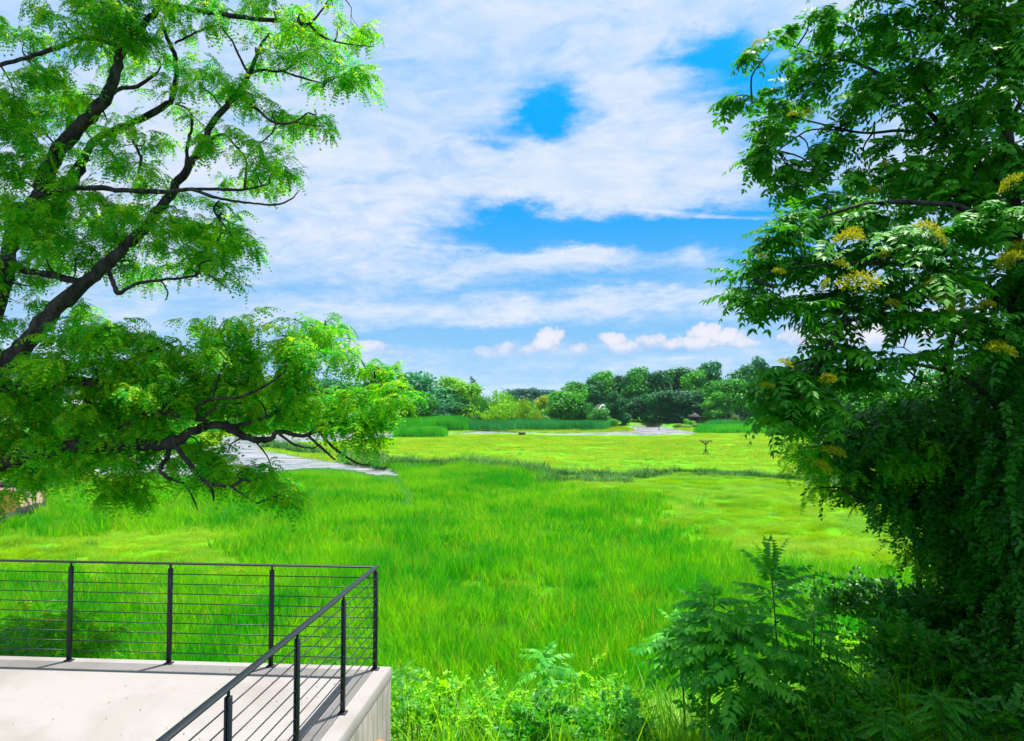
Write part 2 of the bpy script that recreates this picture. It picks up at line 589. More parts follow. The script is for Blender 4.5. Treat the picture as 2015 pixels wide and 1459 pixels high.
# ------------------------------------------------------------------ marsh map (polygons read off the photograph, laid on the ground)
WATER = [
    # the creek on the left, with the grassy point between its two arms
    [(150, 930), (230, 905), (300, 895), (390, 885), (432, 872), (425, 858), (600, 850), (790, 850), (790, 860), (700, 866), (620, 868),
     (545, 872), (515, 882), (560, 890), (640, 902), (700, 912), (770, 921), (798, 936), (742, 934), (700, 924), (640, 920), (560, 924),
     (470, 932), (380, 936), (300, 930), (220, 936)],
    # the channel by the far bank
    [(790, 852), (905, 851), (940, 846), (1020, 849), (1100, 851), (1180, 849), (1245, 846), (1240, 838), (1290, 836), (1330, 843),
     (1378, 850), (1360, 855), (1250, 856), (1160, 856), (1080, 855), (1030, 853), (930, 853), (860, 855), (790, 857)],
]
HAY = [
    [(1035, 930), (1180, 925), (1300, 920), (1450, 920), (1640, 920), (2100, 920), (2100, 1180), (1800, 1165), (1560, 1150), (1440, 1125),
     (1360, 1085), (1300, 1065), (1195, 1042), (1330, 1018), (1240, 985), (1060, 968)],
    [(-100, 1060), (120, 1050), (250, 1030), (420, 1045), (520, 1075), (450, 1095), (560, 1130), (430, 1150), (-100, 1160)],
    [(440, 1155), (520, 1140), (600, 1150), (560, 1175), (460, 1178)],
    [(830, 1160), (1000, 1140), (1110, 1155), (1080, 1182), (860, 1185)],
    [(90, 975), (200, 960), (330, 955), (400, 965), (250, 985), (100, 995)],
]
DITCH_PX = [(700, 906), (770, 917), (850, 920), (900, 916), (1000, 926), (1060, 932), (1130, 938), (1240, 942), (1330, 932), (1450, 938), (1560, 944), (1640, 950), (1800, 960), (2100, 975)]
CREEK_BANK_PX = [(500, 876), (560, 884), (640, 896), (700, 906)]
DITCH = [tuple(gr(*p)[:2]) for p in DITCH_PX]
CBANK = [tuple(gr(*p)[:2]) for p in CREEK_BANK_PX]
TRAIL = [tuple(gr(*p)[:2]) for p in [(775, 935), (785, 955), (800, 975), (806, 1004)]]
HAYN = [(1.0)]


def is_water(px, py):
    r = np.zeros(np.shape(px), bool)
    for w in WATER: r |= inpoly(px, py, w)
    return r


def wob(x, y):
    px, py = proj(x, y, np.zeros_like(x))
    k = np.clip(60.0 / np.maximum(y, 10), 0.1, 3)
    nx = (fbm(x * 0.12, y * 0.12, 11) - 0.5) * 130 * k
    ny = (fbm(x * 0.12, y * 0.12, 23) - 0.5) * 40 * k * k
    return px, py, nx, ny


def hay_mask(x, y, soft=True):
    px, py, nx, ny = wob(x, y)
    if soft:
        nx = nx + rng.normal(0, 26, np.shape(x)); ny = ny + rng.normal(0, 7, np.shape(x)) * np.clip(60 / np.maximum(y, 10), .3, 2)
    r = np.zeros(np.shape(x), bool)
    for h in HAY: r |= inpoly(px + nx, py + ny, h)
    far = (y > 0) & (py < np.interp(px, [p[0] for p in DITCH_PX], [p[1] for p in DITCH_PX]) - 2) & (px > 400)
    return r | far


def terr(x, y):
    x = np.asarray(x, float); y = np.asarray(y, float)
    yy = y - np.clip((x - 3.0) * 0.7, 0, 6) + np.clip((-3.5 - x) * 0.15, 0, 1)
    z = np.interp(yy, [-200, 2, 7, 10, 13, 17, 21, 27], [5.6, 5.4, 5.0, 3.7, 2.5, 1.2, 0.35, 0.0])
    z = z + np.interp(y, [0, 262, 300, 420, 3000], [0, 0, 1.8, 4.0, 6.0])
    return z


def terr_full(x, y):
    z = terr(x, y)
    px, py, nx, ny = wob(x, y)
    f = (y > 12)
    bump = (fbm(x * 0.45, y * 0.8, 5) - 0.5) * 0.55 + (fbm(x * 0.09, y * 0.12, 9) - 0.5) * 0.3
    z = z + bump * f * np.interp(y, [12, 30, 200, 300], [0.5, 1, 0.7, 2])
    w = is_water(px, py) & (y > 20)
    z = np.where(w, -0.75, z)
    dd = dist_line(x, y, DITCH)
    z = np.where((dd < 1.2) & ~w, z - 0.7 * (1 - dd / 1.2), z)
    return z, w


def build_ground():
    ys = np.concatenate([[-400, -60, -20, -8, 0], np.geomspace(4, 430, 400), np.geomspace(450, 6000, 26)])
    nx = 420
    s = np.linspace(-1, 1, nx)
    Xh = 45 + 1.05 * np.maximum(ys, 0) + 200 * (ys < -10)
    X = Xh[:, None] * s[None, :]
    Y = np.repeat(ys[:, None], nx, 1)
    Z, w = terr_full(X, Y)
    Z = np.where((Y < 8.5) & (X < -0.8), np.minimum(Z, 4.8), Z)
    hay = hay_mask(X, Y, False).astype(float)
    hay = np.where(Y > 262, 0.7, hay)
    px, py = proj(X, Y, Z)
    mud = w.astype(float)
    mud = np.maximum(mud, np.clip(1 - dist_line(X, Y, DITCH) / 1.0, 0, 1))
    sandp = [(-200, 1040), (20, 1022), (60, 1000), (62, 978), (20, 968), (-200, 968)]
    sand = inpoly(px, py, sandp) & (Y > 30)
    nr = len(ys)
    idx = np.arange(nr * nx).reshape(nr, nx)
    F = np.stack([idx[:-1, :-1], idx[:-1, 1:], idx[1:, 1:], idx[1:, :-1]], -1).reshape(-1, 4)
    V = np.stack([X, Y, Z], -1).reshape(-1, 3)
    m, nt, bs, out = new_mat('marsh_ground')
    tc = nt.nodes.new('ShaderNodeTexCoord')
    v = tc.outputs['Object']

    def attr(n):
        a = nt.nodes.new('ShaderNodeAttribute'); a.attribute_name = n
        return NX(nt, a.outputs['Fac'])
    n1 = noise(nt, v, 0.05, 6, 0.6, 0.5)
    n2 = noise(nt, v, 0.7, 6, 0.65, 0.5)
    n3 = noise(nt, v, 6.0, 5, 0.7)
    soil = mixcol(nt, n3, (0.012, 0.07, 0.003), (0.03, 0.15, 0.004))
    hayc = mixcol(nt, n1.smooth(0.4, 0.65), (0.10, 0.32, 0.001), (0.20, 0.36, 0.002))
    hayc = mixcol(nt, n2.smooth(0.35, 0.6) * 0.6, (0.06, 0.28, 0.001), hayc)
    c = mixcol(nt, attr('hay'), soil, hayc)
    c = mixcol(nt, attr('mud'), c, (0.14, 0.135, 0.13))
    c = mixcol(nt, attr('sand'), c, mixcol(nt, n2.smooth(0.4, 0.6), (0.22, 0.16, 0.09), (0.20, 0.34, 0.02)))
    nt.links.new(c, bs.inputs['Base Color'])
    bs.inputs['Roughness'].default_value = 0.9
    bs.inputs['Specular IOR Level'].default_value = 0.1
    bp = nt.nodes.new('ShaderNodeBump')
    bp.inputs['Strength'].default_value = 0.6
    bp.inputs['Distance'].default_value = 0.15
    nt.links.new((n3 + n2).s, bp.inputs['Height'])
    nt.links.new(bp.outputs[0], bs.inputs['Normal'])
    me = tris_mesh('ground', V, F, m, {'hay': hay.ravel(), 'mud': mud.ravel(), 'sand': sand.astype(float).ravel()}, True)
    T(link(bpy.data.objects.new('ground', me)), 'bright green tidal marsh and the bank sloping down to it', kind='structure')


build_ground()


def build_water():
    m, nt, bs, out = new_mat('creek_water')
    tc = nt.nodes.new('ShaderNodeTexCoord')
    mp = nt.nodes.new('ShaderNodeMapping')
    mp.inputs['Scale'].default_value = (0.25, 1.0, 1)
    nt.links.new(tc.outputs['Object'], mp.inputs[0])
    n = noise(nt, mp.outputs[0], 0.6, 8, 0.72, 0.9)
    c = mixcol(nt, n.smooth(0.45, 0.62), (0.13, 0.14, 0.16), (0.23, 0.23, 0.255))
    nt.links.new(c, bs.inputs['Base Color'])
    rn = n.smooth(0.40, 0.58, 0.12, 0.55)
    nt.links.new(rn.s, bs.inputs['Roughness'])
    bp = nt.nodes.new('ShaderNodeBump')
    bp.inputs['Strength'].default_value = 0.12
    bp.inputs['Distance'].default_value = 0.05
    nt.links.new(noise(nt, tc.outputs['Object'], 2.5, 4, 0.6).s, bp.inputs['Height'])
    nt.links.new(bp.outputs[0], bs.inputs['Normal'])
    V = [(-260, 55, -0.42), (260, 55, -0.42), (260, 262, -0.42), (-260, 262, -0.42)]
    me = tris_mesh('water', np.array(V), np.array([[0, 1, 2, 3]]), m)
    T(link(bpy.data.objects.new('water', me)), 'pale tidal creek and mudflat shallows winding through the marsh', kind='structure')


build_water()

# ------------------------------------------------------------------ leaf and blade shapes
PROTO = {}


def proto(name, meshes):
    c = bpy.data.collections.new(name)
    L = []
    for i, me in enumerate(meshes):
        o = bpy.data.objects.new('%s_%d' % (name, i), me)
        c.objects.link(o)
        L.append(o)
    PROTO[name] = (c, L)
    return L


def blades(n, radius, h, w, lean, mat, name, segs=3, hv=0.35, bend=0.5, dirbias=None, tint_lo=0.0):
    V, F, tt = [], [], []
    k = 0
    for i in range(n):
        r = radius * math.sqrt(rng.random()); a = rng.random() * 6.283
        bx, by = r * math.cos(a), r * math.sin(a)
        hh = h * (1 - hv + 2 * hv * rng.random())
        az = rng.random() * 6.283 if dirbias is None else dirbias + rng.normal(0, 0.7)
        ln = lean * (0.3 + rng.random())
        fz = rng.random() * 6.283
        sx, sy = math.cos(fz) * w / 2, math.sin(fz) * w / 2
        t = min(1, tint_lo + rng.random() * (1 - tint_lo))
        for s in range(segs + 1):
            q = s / segs
            out = ln * hh * (q + bend * q * q * 1.4)
            x, y = bx + math.cos(az) * out, by + math.sin(az) * out
            z = hh * (q - bend * ln * q * q * 0.8)
            ww = (1 - q) ** 0.6
            if s == segs:
                V.append((x, y, z)); tt.append(t)
            else:
                V += [(x - sx * ww, y - sy * ww, z), (x + sx * ww, y + sy * ww, z)]
                tt += [t, t]
        for s in range(segs - 1):
            b = k + 2 * s
            F.append([b, b + 1, b + 3]); F.append([b, b + 3, b + 2])
        b = k + 2 * (segs - 1)
        F.append([b, b + 1, b + 2])
        k += 2 * segs + 1
    return tris_mesh(name, np.array(V), np.array(F), mat, {'tint': tt})


def leaflet(V, F, tt, base, d, nrm, L, w, t, fold=0.25, kind='lance'):
    """a leaf of four triangles folded along its midrib"""
    d = d / np.linalg.norm(d)
    side = np.cross(nrm, d); side /= np.linalg.norm(side) + 1e-9
    nn = np.cross(d, side)
    k = len(V)
    if kind == 'lance':
        m1, m2 = 0.35, 0.35
    else:
        m1, m2 = 0.45, 0.45
    V += [base, base + d * L * m1 + side * w / 2 + nn * fold * w / 2, base + d * L - nn * L * 0.08,
          base + d * L * m2 - side * w / 2 + nn * fold * w / 2, base + d * L * 0.45]
    F += [[k, k + 1, k + 4], [k + 1, k + 2, k + 4], [k + 2, k + 3, k + 4], [k + 3, k, k + 4]]
    tt += [t] * 5


def leaflet2(V, F, tt, base, d, nrm, L, w, t):
    d = d / np.linalg.norm(d)
    side = np.cross(nrm, d); side /= np.linalg.norm(side) + 1e-9
    k = len(V)
    V += [base, base + d * L * 0.5 + side * w / 2, base + d * L, base + d * L * 0.5 - side * w / 2]
    F += [[k, k + 1, k + 2], [k, k + 2, k + 3]]
    tt += [t] * 4


def strip(V, F, tt, pts, w, t):
    """a thin three-sided stalk along pts"""
    k = len(V)
    n = len(pts)
    for i, p in enumerate(pts):
        ww = w * (1 - 0.6 * i / max(1, n - 1))
        V += [p + np.array([0, 0, ww]), p + np.array([0, ww * 0.8, -ww * 0.5]), p + np.array([0, -ww * 0.8, -ww * 0.5])]
        tt += [t] * 3
    for i in range(n - 1):
        for j in range(3):
            a, b = k + 3 * i + j, k + 3 * i + (j + 1) % 3
            F += [[a, b, b + 3], [a, b + 3, a + 3]]


def pinnate(V, F, tt, org, yaw, pitch, L, pairs, ll, lw, droop, t0, tips=True, four=False, jit=0.15):
    cd, sd = math.cos(yaw), math.sin(yaw)
    pts = []
    for i in range(6):
        q = i / 5
        x = L * q
        z = L * (math.tan(pitch) * q - droop * q * q)
        pts.append(org + np.array([cd * x, sd * x, z]))
    strip(V, F, tt, pts, 0.0022 + 0.004 * L, 0.3)
    P = np.array(pts)
    for i in range(pairs):
        q = 0.16 + 0.84 * i / max(1, pairs - 1)
        s = q * 5; j = min(4, int(s)); fr = s - j
        p = P[j] * (1 - fr) + P[j + 1] * fr
        tg = P[j + 1] - P[j]; tg = tg / np.linalg.norm(tg)
        sd_ = np.cross(np.array([0, 0, 1.0]), tg); sd_ /= np.linalg.norm(sd_) + 1e-9
        nr = np.cross(tg, sd_)
        sz = 0.65 + 0.5 * math.sin(math.pi * min(1, q * 0.85 + 0.1))
        for sgn in (1, -1):
            dr = sd_ * sgn + tg * (0.35 + 0.3 * q) - nr * (0.25 + 0.25 * rng.random()) + rng.normal(0, jit, 3)
            nm = nr + rng.normal(0, jit * 1.3, 3)
            t = min(1, max(0, t0 + rng.normal(0, 0.15)))
            if four: leaflet(V, F, tt, p, dr, nm, ll * sz, lw * sz, t)
            else: leaflet2(V, F, tt, p, dr, nm, ll * sz, lw * sz, t)
    if tips:
        tg = P[5] - P[4]
        (leaflet if four else leaflet2)(V, F, tt, P[5], tg, np.array([0, 0, 1.0]) + rng.normal(0, .1, 3), ll * 0.9, lw, t0)


def locust_spray(seed, name):
    """a twig with seven feathery compound leaves"""
    V, F, tt = [], [], []
    L = 0.22
    pts = [np.array([L * q, 0.02 * math.sin(q * 3 + seed), 0.05 * q - 0.10 * q * q]) for q in np.linspace(0, 1, 4)]
    strip(V, F, tt, pts, 0.004, 0.0)
    for i in range(7):
        q = 0.12 + 0.88 * i / 6
        p = np.array([L * q, 0, 0.05 * q - 0.10 * q * q])
        yaw = (1 if i % 2 else -1) * (0.95 - 0.35 * q) + rng.normal(0, 0.3) if i < 6 else rng.normal(0, 0.2)
        pinnate(V, F, tt, p, yaw, rng.normal(0.15, 0.3), 0.15 + 0.05 * rng.random(), 6, 0.048, 0.027, 0.7 + 0.5 * rng.random(), rng.random())
    return tris_mesh(name, np.array(V), np.array(F), M['locust'], {'tint': tt})


def compound_leaf(mat, name, L=0.6, pairs=10, ll=0.13, lw=0.042, droop=0.35, four=True, pitch=0.3):
    V, F, tt = [], [], []
    pinnate(V, F, tt, np.zeros(3), 0.0, pitch, L, pairs, ll, lw, droop, 0.2 + 0.6 * rng.random(), four=four, jit=0.12)
    return tris_mesh(name, np.array(V), np.array(F), mat, {'tint': tt})


def leafy_twig(mat, name, L=0.3, n=14, ll=0.07, lw=0.04, updroop=0.1):
    V, F, tt = [], [], []
    pts = [np.array([L * q, 0, 0.25 * L * q - updroop * q * q]) for q in np.linspace(0, 1, 4)]
    strip(V, F, tt, pts, 0.004, 0.0)
    for i in range(n):
        q = 0.1 + 0.9 * i / (n - 1)
        p = np.array([L * q, 0, 0.25 * L * q - updroop * q * q])
        a = i * 2.4 + rng.normal(0, 0.3)
        dr = np.array([0.55 + 0.4 * q, math.cos(a), 0.35 * math.sin(a) - 0.05])
        nm = np.array([0.15, 0, 1.0]) + rng.normal(0, 0.35, 3)
        leaflet(V, F, tt, p, dr, nm, ll * (0.7 + 0.6 * rng.random()), lw * (0.7 + 0.5 * rng.random()), rng.random(), kind='ovate')
    return tris_mesh(name, np.array(V), np.array(F), mat, {'tint': tt})


def seed_mesh(name, R_=0.16, n=360):
    V, F, tt = [], [], []
    for i in range(n):
        u = rng.normal(0, 1, 3); u /= np.linalg.norm(u)
        u[2] = abs(u[2]) * 0.9 - 0.25
        p = u * R_ * (0.45 + 0.6 * rng.random()) * np.array([1.15, 1.15, 0.85])
        leaflet2(V, F, tt, p, u + rng.normal(0, .5, 3), rng.normal(0, 1, 3), 0.042, 0.017, rng.random())
    for i in range(12):
        u = rng.normal(0, 1, 3); u[2] = abs(u[2]); u /= np.linalg.norm(u)
        strip(V, F, tt, [np.zeros(3), u * R_ * 0.5, u * R_], 0.002, 0.0)
    return tris_mesh(name, np.array(V), np.array(F), M['seed'], {'tint': tt})


proto('locust_spray', [locust_spray(i, 'locust_spray') for i in range(5)])
proto('ailanthus_leaf', [compound_leaf(M['ailanthus'], 'compound_leaf', 0.44, 7, 0.15, 0.062, d, True, p) for d, p in ((0.35, 0.3), (0.55, 0.35), (0.75, 0.4), (0.9, 0.2))])
proto('ailanthus_far', [compound_leaf(M['ailanthus'], 'compound_leaf', 0.42, 6, 0.165, 0.078, d, False, p) for d, p in ((0.4, 0.3), (0.7, 0.35), (1.0, 0.3))])
proto('young_leaf', [compound_leaf(M['ailanthus_young'], 'compound_leaf', 0.58, 10, 0.16, 0.064, d, True, p) for d, p in ((0.25, 0.2), (0.4, 0.3), (0.55, 0.2))])
proto('fern_leaf', [compound_leaf(M['shrub_dark'], 'frond', 0.5, 18, 0.075, 0.018, d, False, p) for d, p in ((0.3, 0.3), (0.5, 0.4))])
proto('shrub_twig', [leafy_twig(M['shrub'], 'leafy_twig', 0.28, 16, 0.062, 0.036) for i in range(4)])
proto('dark_twig', [leafy_twig(M['shrub_dark'], 'leafy_twig', 0.32, 16, 0.085, 0.055) for i in range(4)])
proto('vine_twig', [leafy_twig(M['vine'], 'vine_twig', 0.36, 18, 0.075, 0.055, 0.3) for i in range(4)])
proto('reed_near', [blades(18, 0.30, 0.95, 0.036, 0.28, M['reed'], 'reed', 3, hv=0.45) for i in range(5)])
proto('reed_mid', [blades(28, 0.55, 0.80, 0.062, 0.28, M['reed'], 'reed', 2, hv=0.45) for i in range(5)])
proto('hay', [blades(70, 0.55, 0.42, 0.022, 0.85, M['hay'], 'hay', 2, bend=0.7, dirbias=d) for d in (0, .4, -.4, .8)])
proto('hay_far', [blades(110, 1.5, 0.36, 0.06, 0.7, M['hay_far'], 'hay', 2, bend=0.6) for i in range(4)])
proto('bank_plant', [blades(40, 0.7, 0.75, 0.07, 0.45, M['bank_plant'], 'bank plant', 2) for i in range(4)])
proto('dark_rush', [blades(40, 0.8, 0.7, 0.07, 0.4, M['dark_rush'], 'rush', 2) for i in range(3)])
proto('far_reed', [blades(60, 1.6, 2.7, 0.14, 0.10, M['far_reed'], 'reed', 2, hv=0.35) for i in range(3)])
proto('far_reed_blue', [blades(60, 1.6, 2.5, 0.14, 0.10, M['far_reed_blue'], 'reed', 2, hv=0.35) for i in range(3)])
proto('pale_tuft', [blades(26, 0.16, 0.8, 0.016, 0.55, M['pale_blade'], 'grass', 4, bend=0.8) for i in range(4)])
proto('green_tuft', [blades(26, 0.25, 0.9, 0.022, 0.4, M['shrub'], 'grass', 3, bend=0.7) for i in range(4)])
proto('straw', [blades(30, 0.5, 0.9, 0.03, 0.15, M['straw'], 'straw', 2) for i in range(2)])
SEED = [seed_mesh('seed_cluster') for i in range(3)]


def gn_scatter(pname):
    key = 'scatter_' + pname
    if key in bpy.data.node_groups: return bpy.data.node_groups[key]
    g = bpy.data.node_groups.new(key, 'GeometryNodeTree')
    g.interface.new_socket('Geometry', in_out='INPUT', socket_type='NodeSocketGeometry')
    g.interface.new_socket('Geometry', in_out='OUTPUT', socket_type='NodeSocketGeometry')
    N = g.nodes
    i, o = N.new('NodeGroupInput'), N.new('NodeGroupOutput')
    ci = N.new('GeometryNodeCollectionInfo')
    ci.inputs['Collection'].default_value = PROTO[pname][0]
    ci.inputs['Separate Children'].default_value = True
    ci.inputs['Reset Children'].default_value = True
    ip = N.new('GeometryNodeInstanceOnPoints')

    def at_(n, t):
        a = N.new('GeometryNodeInputNamedAttribute')
        a.data_type = t
        a.inputs['Name'].default_value = n
        return a.outputs['Attribute']
    er = N.new('FunctionNodeEulerToRotation')
    g.links.new(at_('rot', 'FLOAT_VECTOR'), er.inputs[0])
    g.links.new(i.outputs[0], ip.inputs['Points'])
    g.links.new(ci.outputs[0], ip.inputs['Instance'])
    ip.inputs['Pick Instance'].default_value = True
    g.links.new(at_('idx', 'INT'), ip.inputs['Instance Index'])
    g.links.new(er.outputs[0], ip.inputs['Rotation'])
    g.links.new(at_('scl', 'FLOAT_VECTOR'), ip.inputs['Scale'])
    g.links.new(ip.outputs[0], o.inputs[0])
    return g


def stuff(name, pname, loc, rot, scl, parent=None, label=None):
    n = len(loc)
    if n == 0: return None
    me = bpy.data.meshes.new(name)
    me.vertices.add(n)
    me.vertices.foreach_set('co', np.asarray(loc, np.float32).ravel())
    a = me.attributes.new('rot', 'FLOAT_VECTOR', 'POINT'); a.data.foreach_set('vector', np.asarray(rot, np.float32).ravel())
    scl = np.asarray(scl, np.float32)
    if scl.ndim == 1: scl = np.repeat(scl[:, None], 3, 1)
    a = me.attributes.new('scl', 'FLOAT_VECTOR', 'POINT'); a.data.foreach_set('vector', scl.ravel())
    a = me.attributes.new('idx', 'INT', 'POINT'); a.data.foreach_set('value', rng.integers(0, len(PROTO[pname][1]), n).astype(np.int32))
    o = bpy.data.objects.new(name, me)
    link(o, parent)
    md = o.modifiers.new('scatter', 'NODES')
    md.node_group = gn_scatter(pname)
    T(o, label, kind='stuff')
    return o


def pieces(name, pname, loc, rot, scl, parent, limit=300, rest='foliage', order=None):
    """the largest as parts of their own, the others as one stuff part"""
    n = len(loc)
    P = PROTO[pname][1]
    org = np.array(parent.location)
    if order is None:
        order = np.argsort(np.linalg.norm(np.asarray(loc) - np.array([0, 0, CAMZ]), axis=1) / np.asarray(scl))
    a, b = order[:limit], order[limit:]
    for i in a:
        o = bpy.data.objects.new(name, P[rng.integers(0, len(P))].data)
        o.location = loc[i] - org
        o.rotation_euler = rot[i]
        o.scale = (scl[i],) * 3
        link(o, parent)
    if len(b):
        stuff(rest, pname, loc[b] - org, rot[b], scl[b], parent)


# ------------------------------------------------------------------ marsh grass
def pts_in(n, y0, y1, halfk=0.78, pad=4):
    """uniform over the ground that the frame can see"""
    u = rng.random(n)
    y = np.sqrt(y0 * y0 + u * (y1 * y1 - y0 * y0))
    x = (rng.random(n) * 2 - 1) * (halfk * y + pad)
    return x, y


def area(y0, y1): return 0.78 * (y1 * y1 - y0 * y0)


def rots(n, tilt=0.0, yaw=None):
    r = np.zeros((n, 3))
    r[:, 0] = rng.normal(0, tilt, n); r[:, 1] = rng.normal(0, tilt, n)
    r[:, 2] = rng.random(n) * 6.283 if yaw is None else yaw
    return r


def build_marsh():
    # tall reeds, near
    x, y = pts_in(int(area(13, 42) * 9), 13, 42)
    ok = ~hay_mask(x, y) & ~((x < -0.5) & (y < 12)) & (terr(x, y) < 2.3)
    ok &= dist_line(x, y, TRAIL) > 0.5
    x, y = x[ok], y[ok]
    z, w = terr_full(x, y); ok = ~w; x, y, z = x[ok], y[ok], z[ok]
    hh = 0.75 + 0.6 * fbm(x * 0.25, y * 0.25, 3)
    stuff('reeds', 'reed_near', np.stack([x, y, z - 0.05], 1), rots(len(x), 0.06), np.stack([0.6 + hh * 0.4, 0.6 + hh * 0.4, hh * 0.85], 1),
          label='tall bright green marsh reeds filling the near marsh below the terrace')
    x, y = pts_in(int(area(42, 125) * 3.2), 42, 125)
    px, py = proj(x, y, 0 * x)
    ok = ~hay_mask(x, y) & (dist_line(x, y, TRAIL) > 0.7) & (py > np.interp(px, [p[0] for p in DITCH_PX], [p[1] for p in DITCH_PX]))
    sandp = [(-200, 1055), (40, 1032), (95, 1008), (95, 962), (20, 950), (-200, 950)]
    ok &= ~inpoly(px, py, sandp)
    for hz in (0.5, 1.0):
        ppx, ppy = proj(x, y, 0 * x + hz); ok &= ~is_water(ppx, ppy)
    x, y = x[ok], y[ok]
    z, w = terr_full(x, y); ok = ~w; x, y, z = x[ok], y[ok], z[ok]
    hh = 0.7 + 0.55 * fbm(x * 0.2, y * 0.2, 3)
    stuff('reeds', 'reed_mid', np.stack([x, y, z - 0.05], 1), rots(len(x), 0.05), np.stack([0 * hh + 1, 0 * hh + 1, hh], 1),
          label='tall green reeds spreading across the middle of the marsh')
    # salt hay, laid over in swirls
    x, y = pts_in(int(area(24, 90) * 3.4), 24, 90)
    px, py = proj(x, y, 0 * x)
    ok = hay_mask(x, y) & ~inpoly(px, py, [(-200, 1040), (20, 1022), (60, 1000), (62, 978), (20, 968), (-200, 968)])
    x, y = x[ok], y[ok]
    z, w = terr_full(x, y); ok = ~w; x, y, z = x[ok], y[ok], z[ok]
    yaw = fbm(x * 0.10, y * 0.10, 40) * 14 + rng.normal(0, 0.35, len(x))
    sw = 0.35 + 1.3 * fbm(x * 0.45, y * 0.8, 17) ** 1.5
    stuff('salt_hay', 'hay', np.stack([x, y, z - 0.04], 1), rots(len(x), 0.08, yaw), np.stack([0 * sw + 1.1, 0 * sw + 1.1, sw], 1),
          label='short yellow green salt hay lying in swirled mats')
    x, y = pts_in(int(area(88, 245) * 0.62), 88, 245)
    ok = hay_mask(x, y)
    ppx, ppy = proj(x, y, 0 * x + 0.3); ok &= ~is_water(ppx, ppy)
    x, y = x[ok], y[ok]
    z, w = terr_full(x, y); ok = ~w; x, y, z = x[ok], y[ok], z[ok]
    sw = 0.2 + 0.8 * fbm(x * 0.08, y * 0.12, 17)
    stuff('salt_hay', 'hay_far', np.stack([x, y, z - 0.05], 1), rots(len(x), 0.05), np.stack([0 * sw + 1.1, 0 * sw + 1.1, sw], 1),
          label='flat yellow green salt hay plain beyond the ditch')
    # plants along the ditch and the creek bank
    L = []
    for line, n, wd in ((DITCH, 2600, 1.6), (CBANK, 500, 0.8), ([tuple(gr(*p)[:2]) for p in [(1060, 955), (1130, 950), (1240, 952)]], 160, 1.3)):
        seg = np.array(line)
        ln = np.hypot(*(seg[1:] - seg[:-1]).T)
        cum = np.concatenate([[0], np.cumsum(ln)])
        t = rng.random(n) * cum[-1]
        x = np.interp(t, cum, seg[:, 0]) + rng.normal(0, 0.35, n)
        y = np.interp(t, cum, seg[:, 1]) + np.abs(rng.normal(0, wd, n)) * (1 if line is not DITCH else rng.choice([1, 1, -1], n))
        L.append(np.stack([x, y], 1))
    P = np.vstack(L)
    keep = fbm(P[:, 0] * 0.16, P[:, 1] * 0.3, 77) > 0.41
    P = P[keep]
    z, w = terr_full(P[:, 0], P[:, 1])
    ok = ~w
    P, z = P[ok], np.maximum(z[ok], -0.35)
    s = 0.35 + 1.1 * rng.random(len(P)) ** 2.2
    ppx, _ = proj(P[:, 0], P[:, 1], 0 * z)
    s = s * np.interp(ppx, [700, 1050, 1200], [1.7, 1.5, 1.0])
    stuff('ditch_plants', 'bank_plant', np.column_stack([P, z - 0.05]), rots(len(P), 0.1), s,
          label='rough grey green plants lining the dark ditch across the marsh')
    seg = np.array(DITCH); ln = np.hypot(*(seg[1:] - seg[:-1]).T); cum = np.concatenate([[0], np.cumsum(ln)])
    n = 900
    t = rng.random(n) * cum[-1]
    x = np.interp(t, cum, seg[:, 0]); y = np.interp(t, cum, seg[:, 1]) + rng.normal(0, 0.45, n) + 0.8
    z, w = terr_full(x, y)
    stuff('ditch_rushes', 'dark_rush', np.column_stack([x, y, np.maximum(z, -0.3)]), rots(n, 0.1), (0.5 + 0.6 * rng.random(n)) * np.interp(t / cum[-1], [0, .25, .5], [1.7, 1.5, 1.0]),
          label='dark rushes along the thin ditch line from the creek to the right')
    # scattered darker clumps over the plain
    x, y = pts_in(900, 34, 150)
    ok = hay_mask(x, y) & (fbm(x * .10, y * .16, 90) > 0.52)
    x, y = x[ok], y[ok]; z, w = terr_full(x, y); ok = ~w; x, y, z = x[ok], y[ok], z[ok]
    stuff('rushes', 'bank_plant', np.column_stack([x, y, z - 0.1]), rots(len(x), 0.1), 0.35 + 0.3 * rng.random(len(x)),
          label='small dark clumps of rushes dotted over the salt hay')
    # straw inside the silt fence
    x, y = pts_in(60000, 45, 75, 0.9)
    px, py = proj(x, y, 0 * x)
    ok = inpoly(px, py, [(-60, 1024), (12, 1020), (30, 1012), (26, 985), (-60, 985)])
    x, y = x[ok], y[ok]; z, w = terr_full(x, y)
    stuff('dry_grass', 'straw', np.column_stack([x, y, z]), rots(len(x), 0.05), 0.6 + 0.4 * rng.random(len(x)),
          label='straw coloured dry grass inside the low black fence at the left')
    # far reed beds
    def bed(poly, pn, label, n, sc=1.0):
        pp = np.array([gr(*p)[:2] for p in poly])
        lo, hi = pp.min(0), pp.max(0)
        q = lo + rng.random((n, 2)) * (hi - lo)
        ppx, ppy = proj(q[:, 0], q[:, 1], np.zeros(n))
        q = q[inpoly(ppx + rng.normal(0, 9, n), ppy + rng.normal(0, 0.7, n), poly)]
        z, w = terr_full(q[:, 0], q[:, 1])
        q, z = q[~w], z[~w]
        z = np.maximum(z, -0.2)
        hs = sc * (0.55 + 0.75 * fbm(q[:, 0] * .09, q[:, 1] * .09, 6))
        stuff('reed_bed', pn, np.column_stack([q, z - 0.1]), rots(len(q), 0.03), np.stack([0 * hs + 1, 0 * hs + 1, hs], 1), label=label)
    bed([(780, 847), (910, 848), (925, 840), (780, 838)], 'far_reed', 'rounded bright green reed bed at the left end of the far bank', 2500, 1.15)
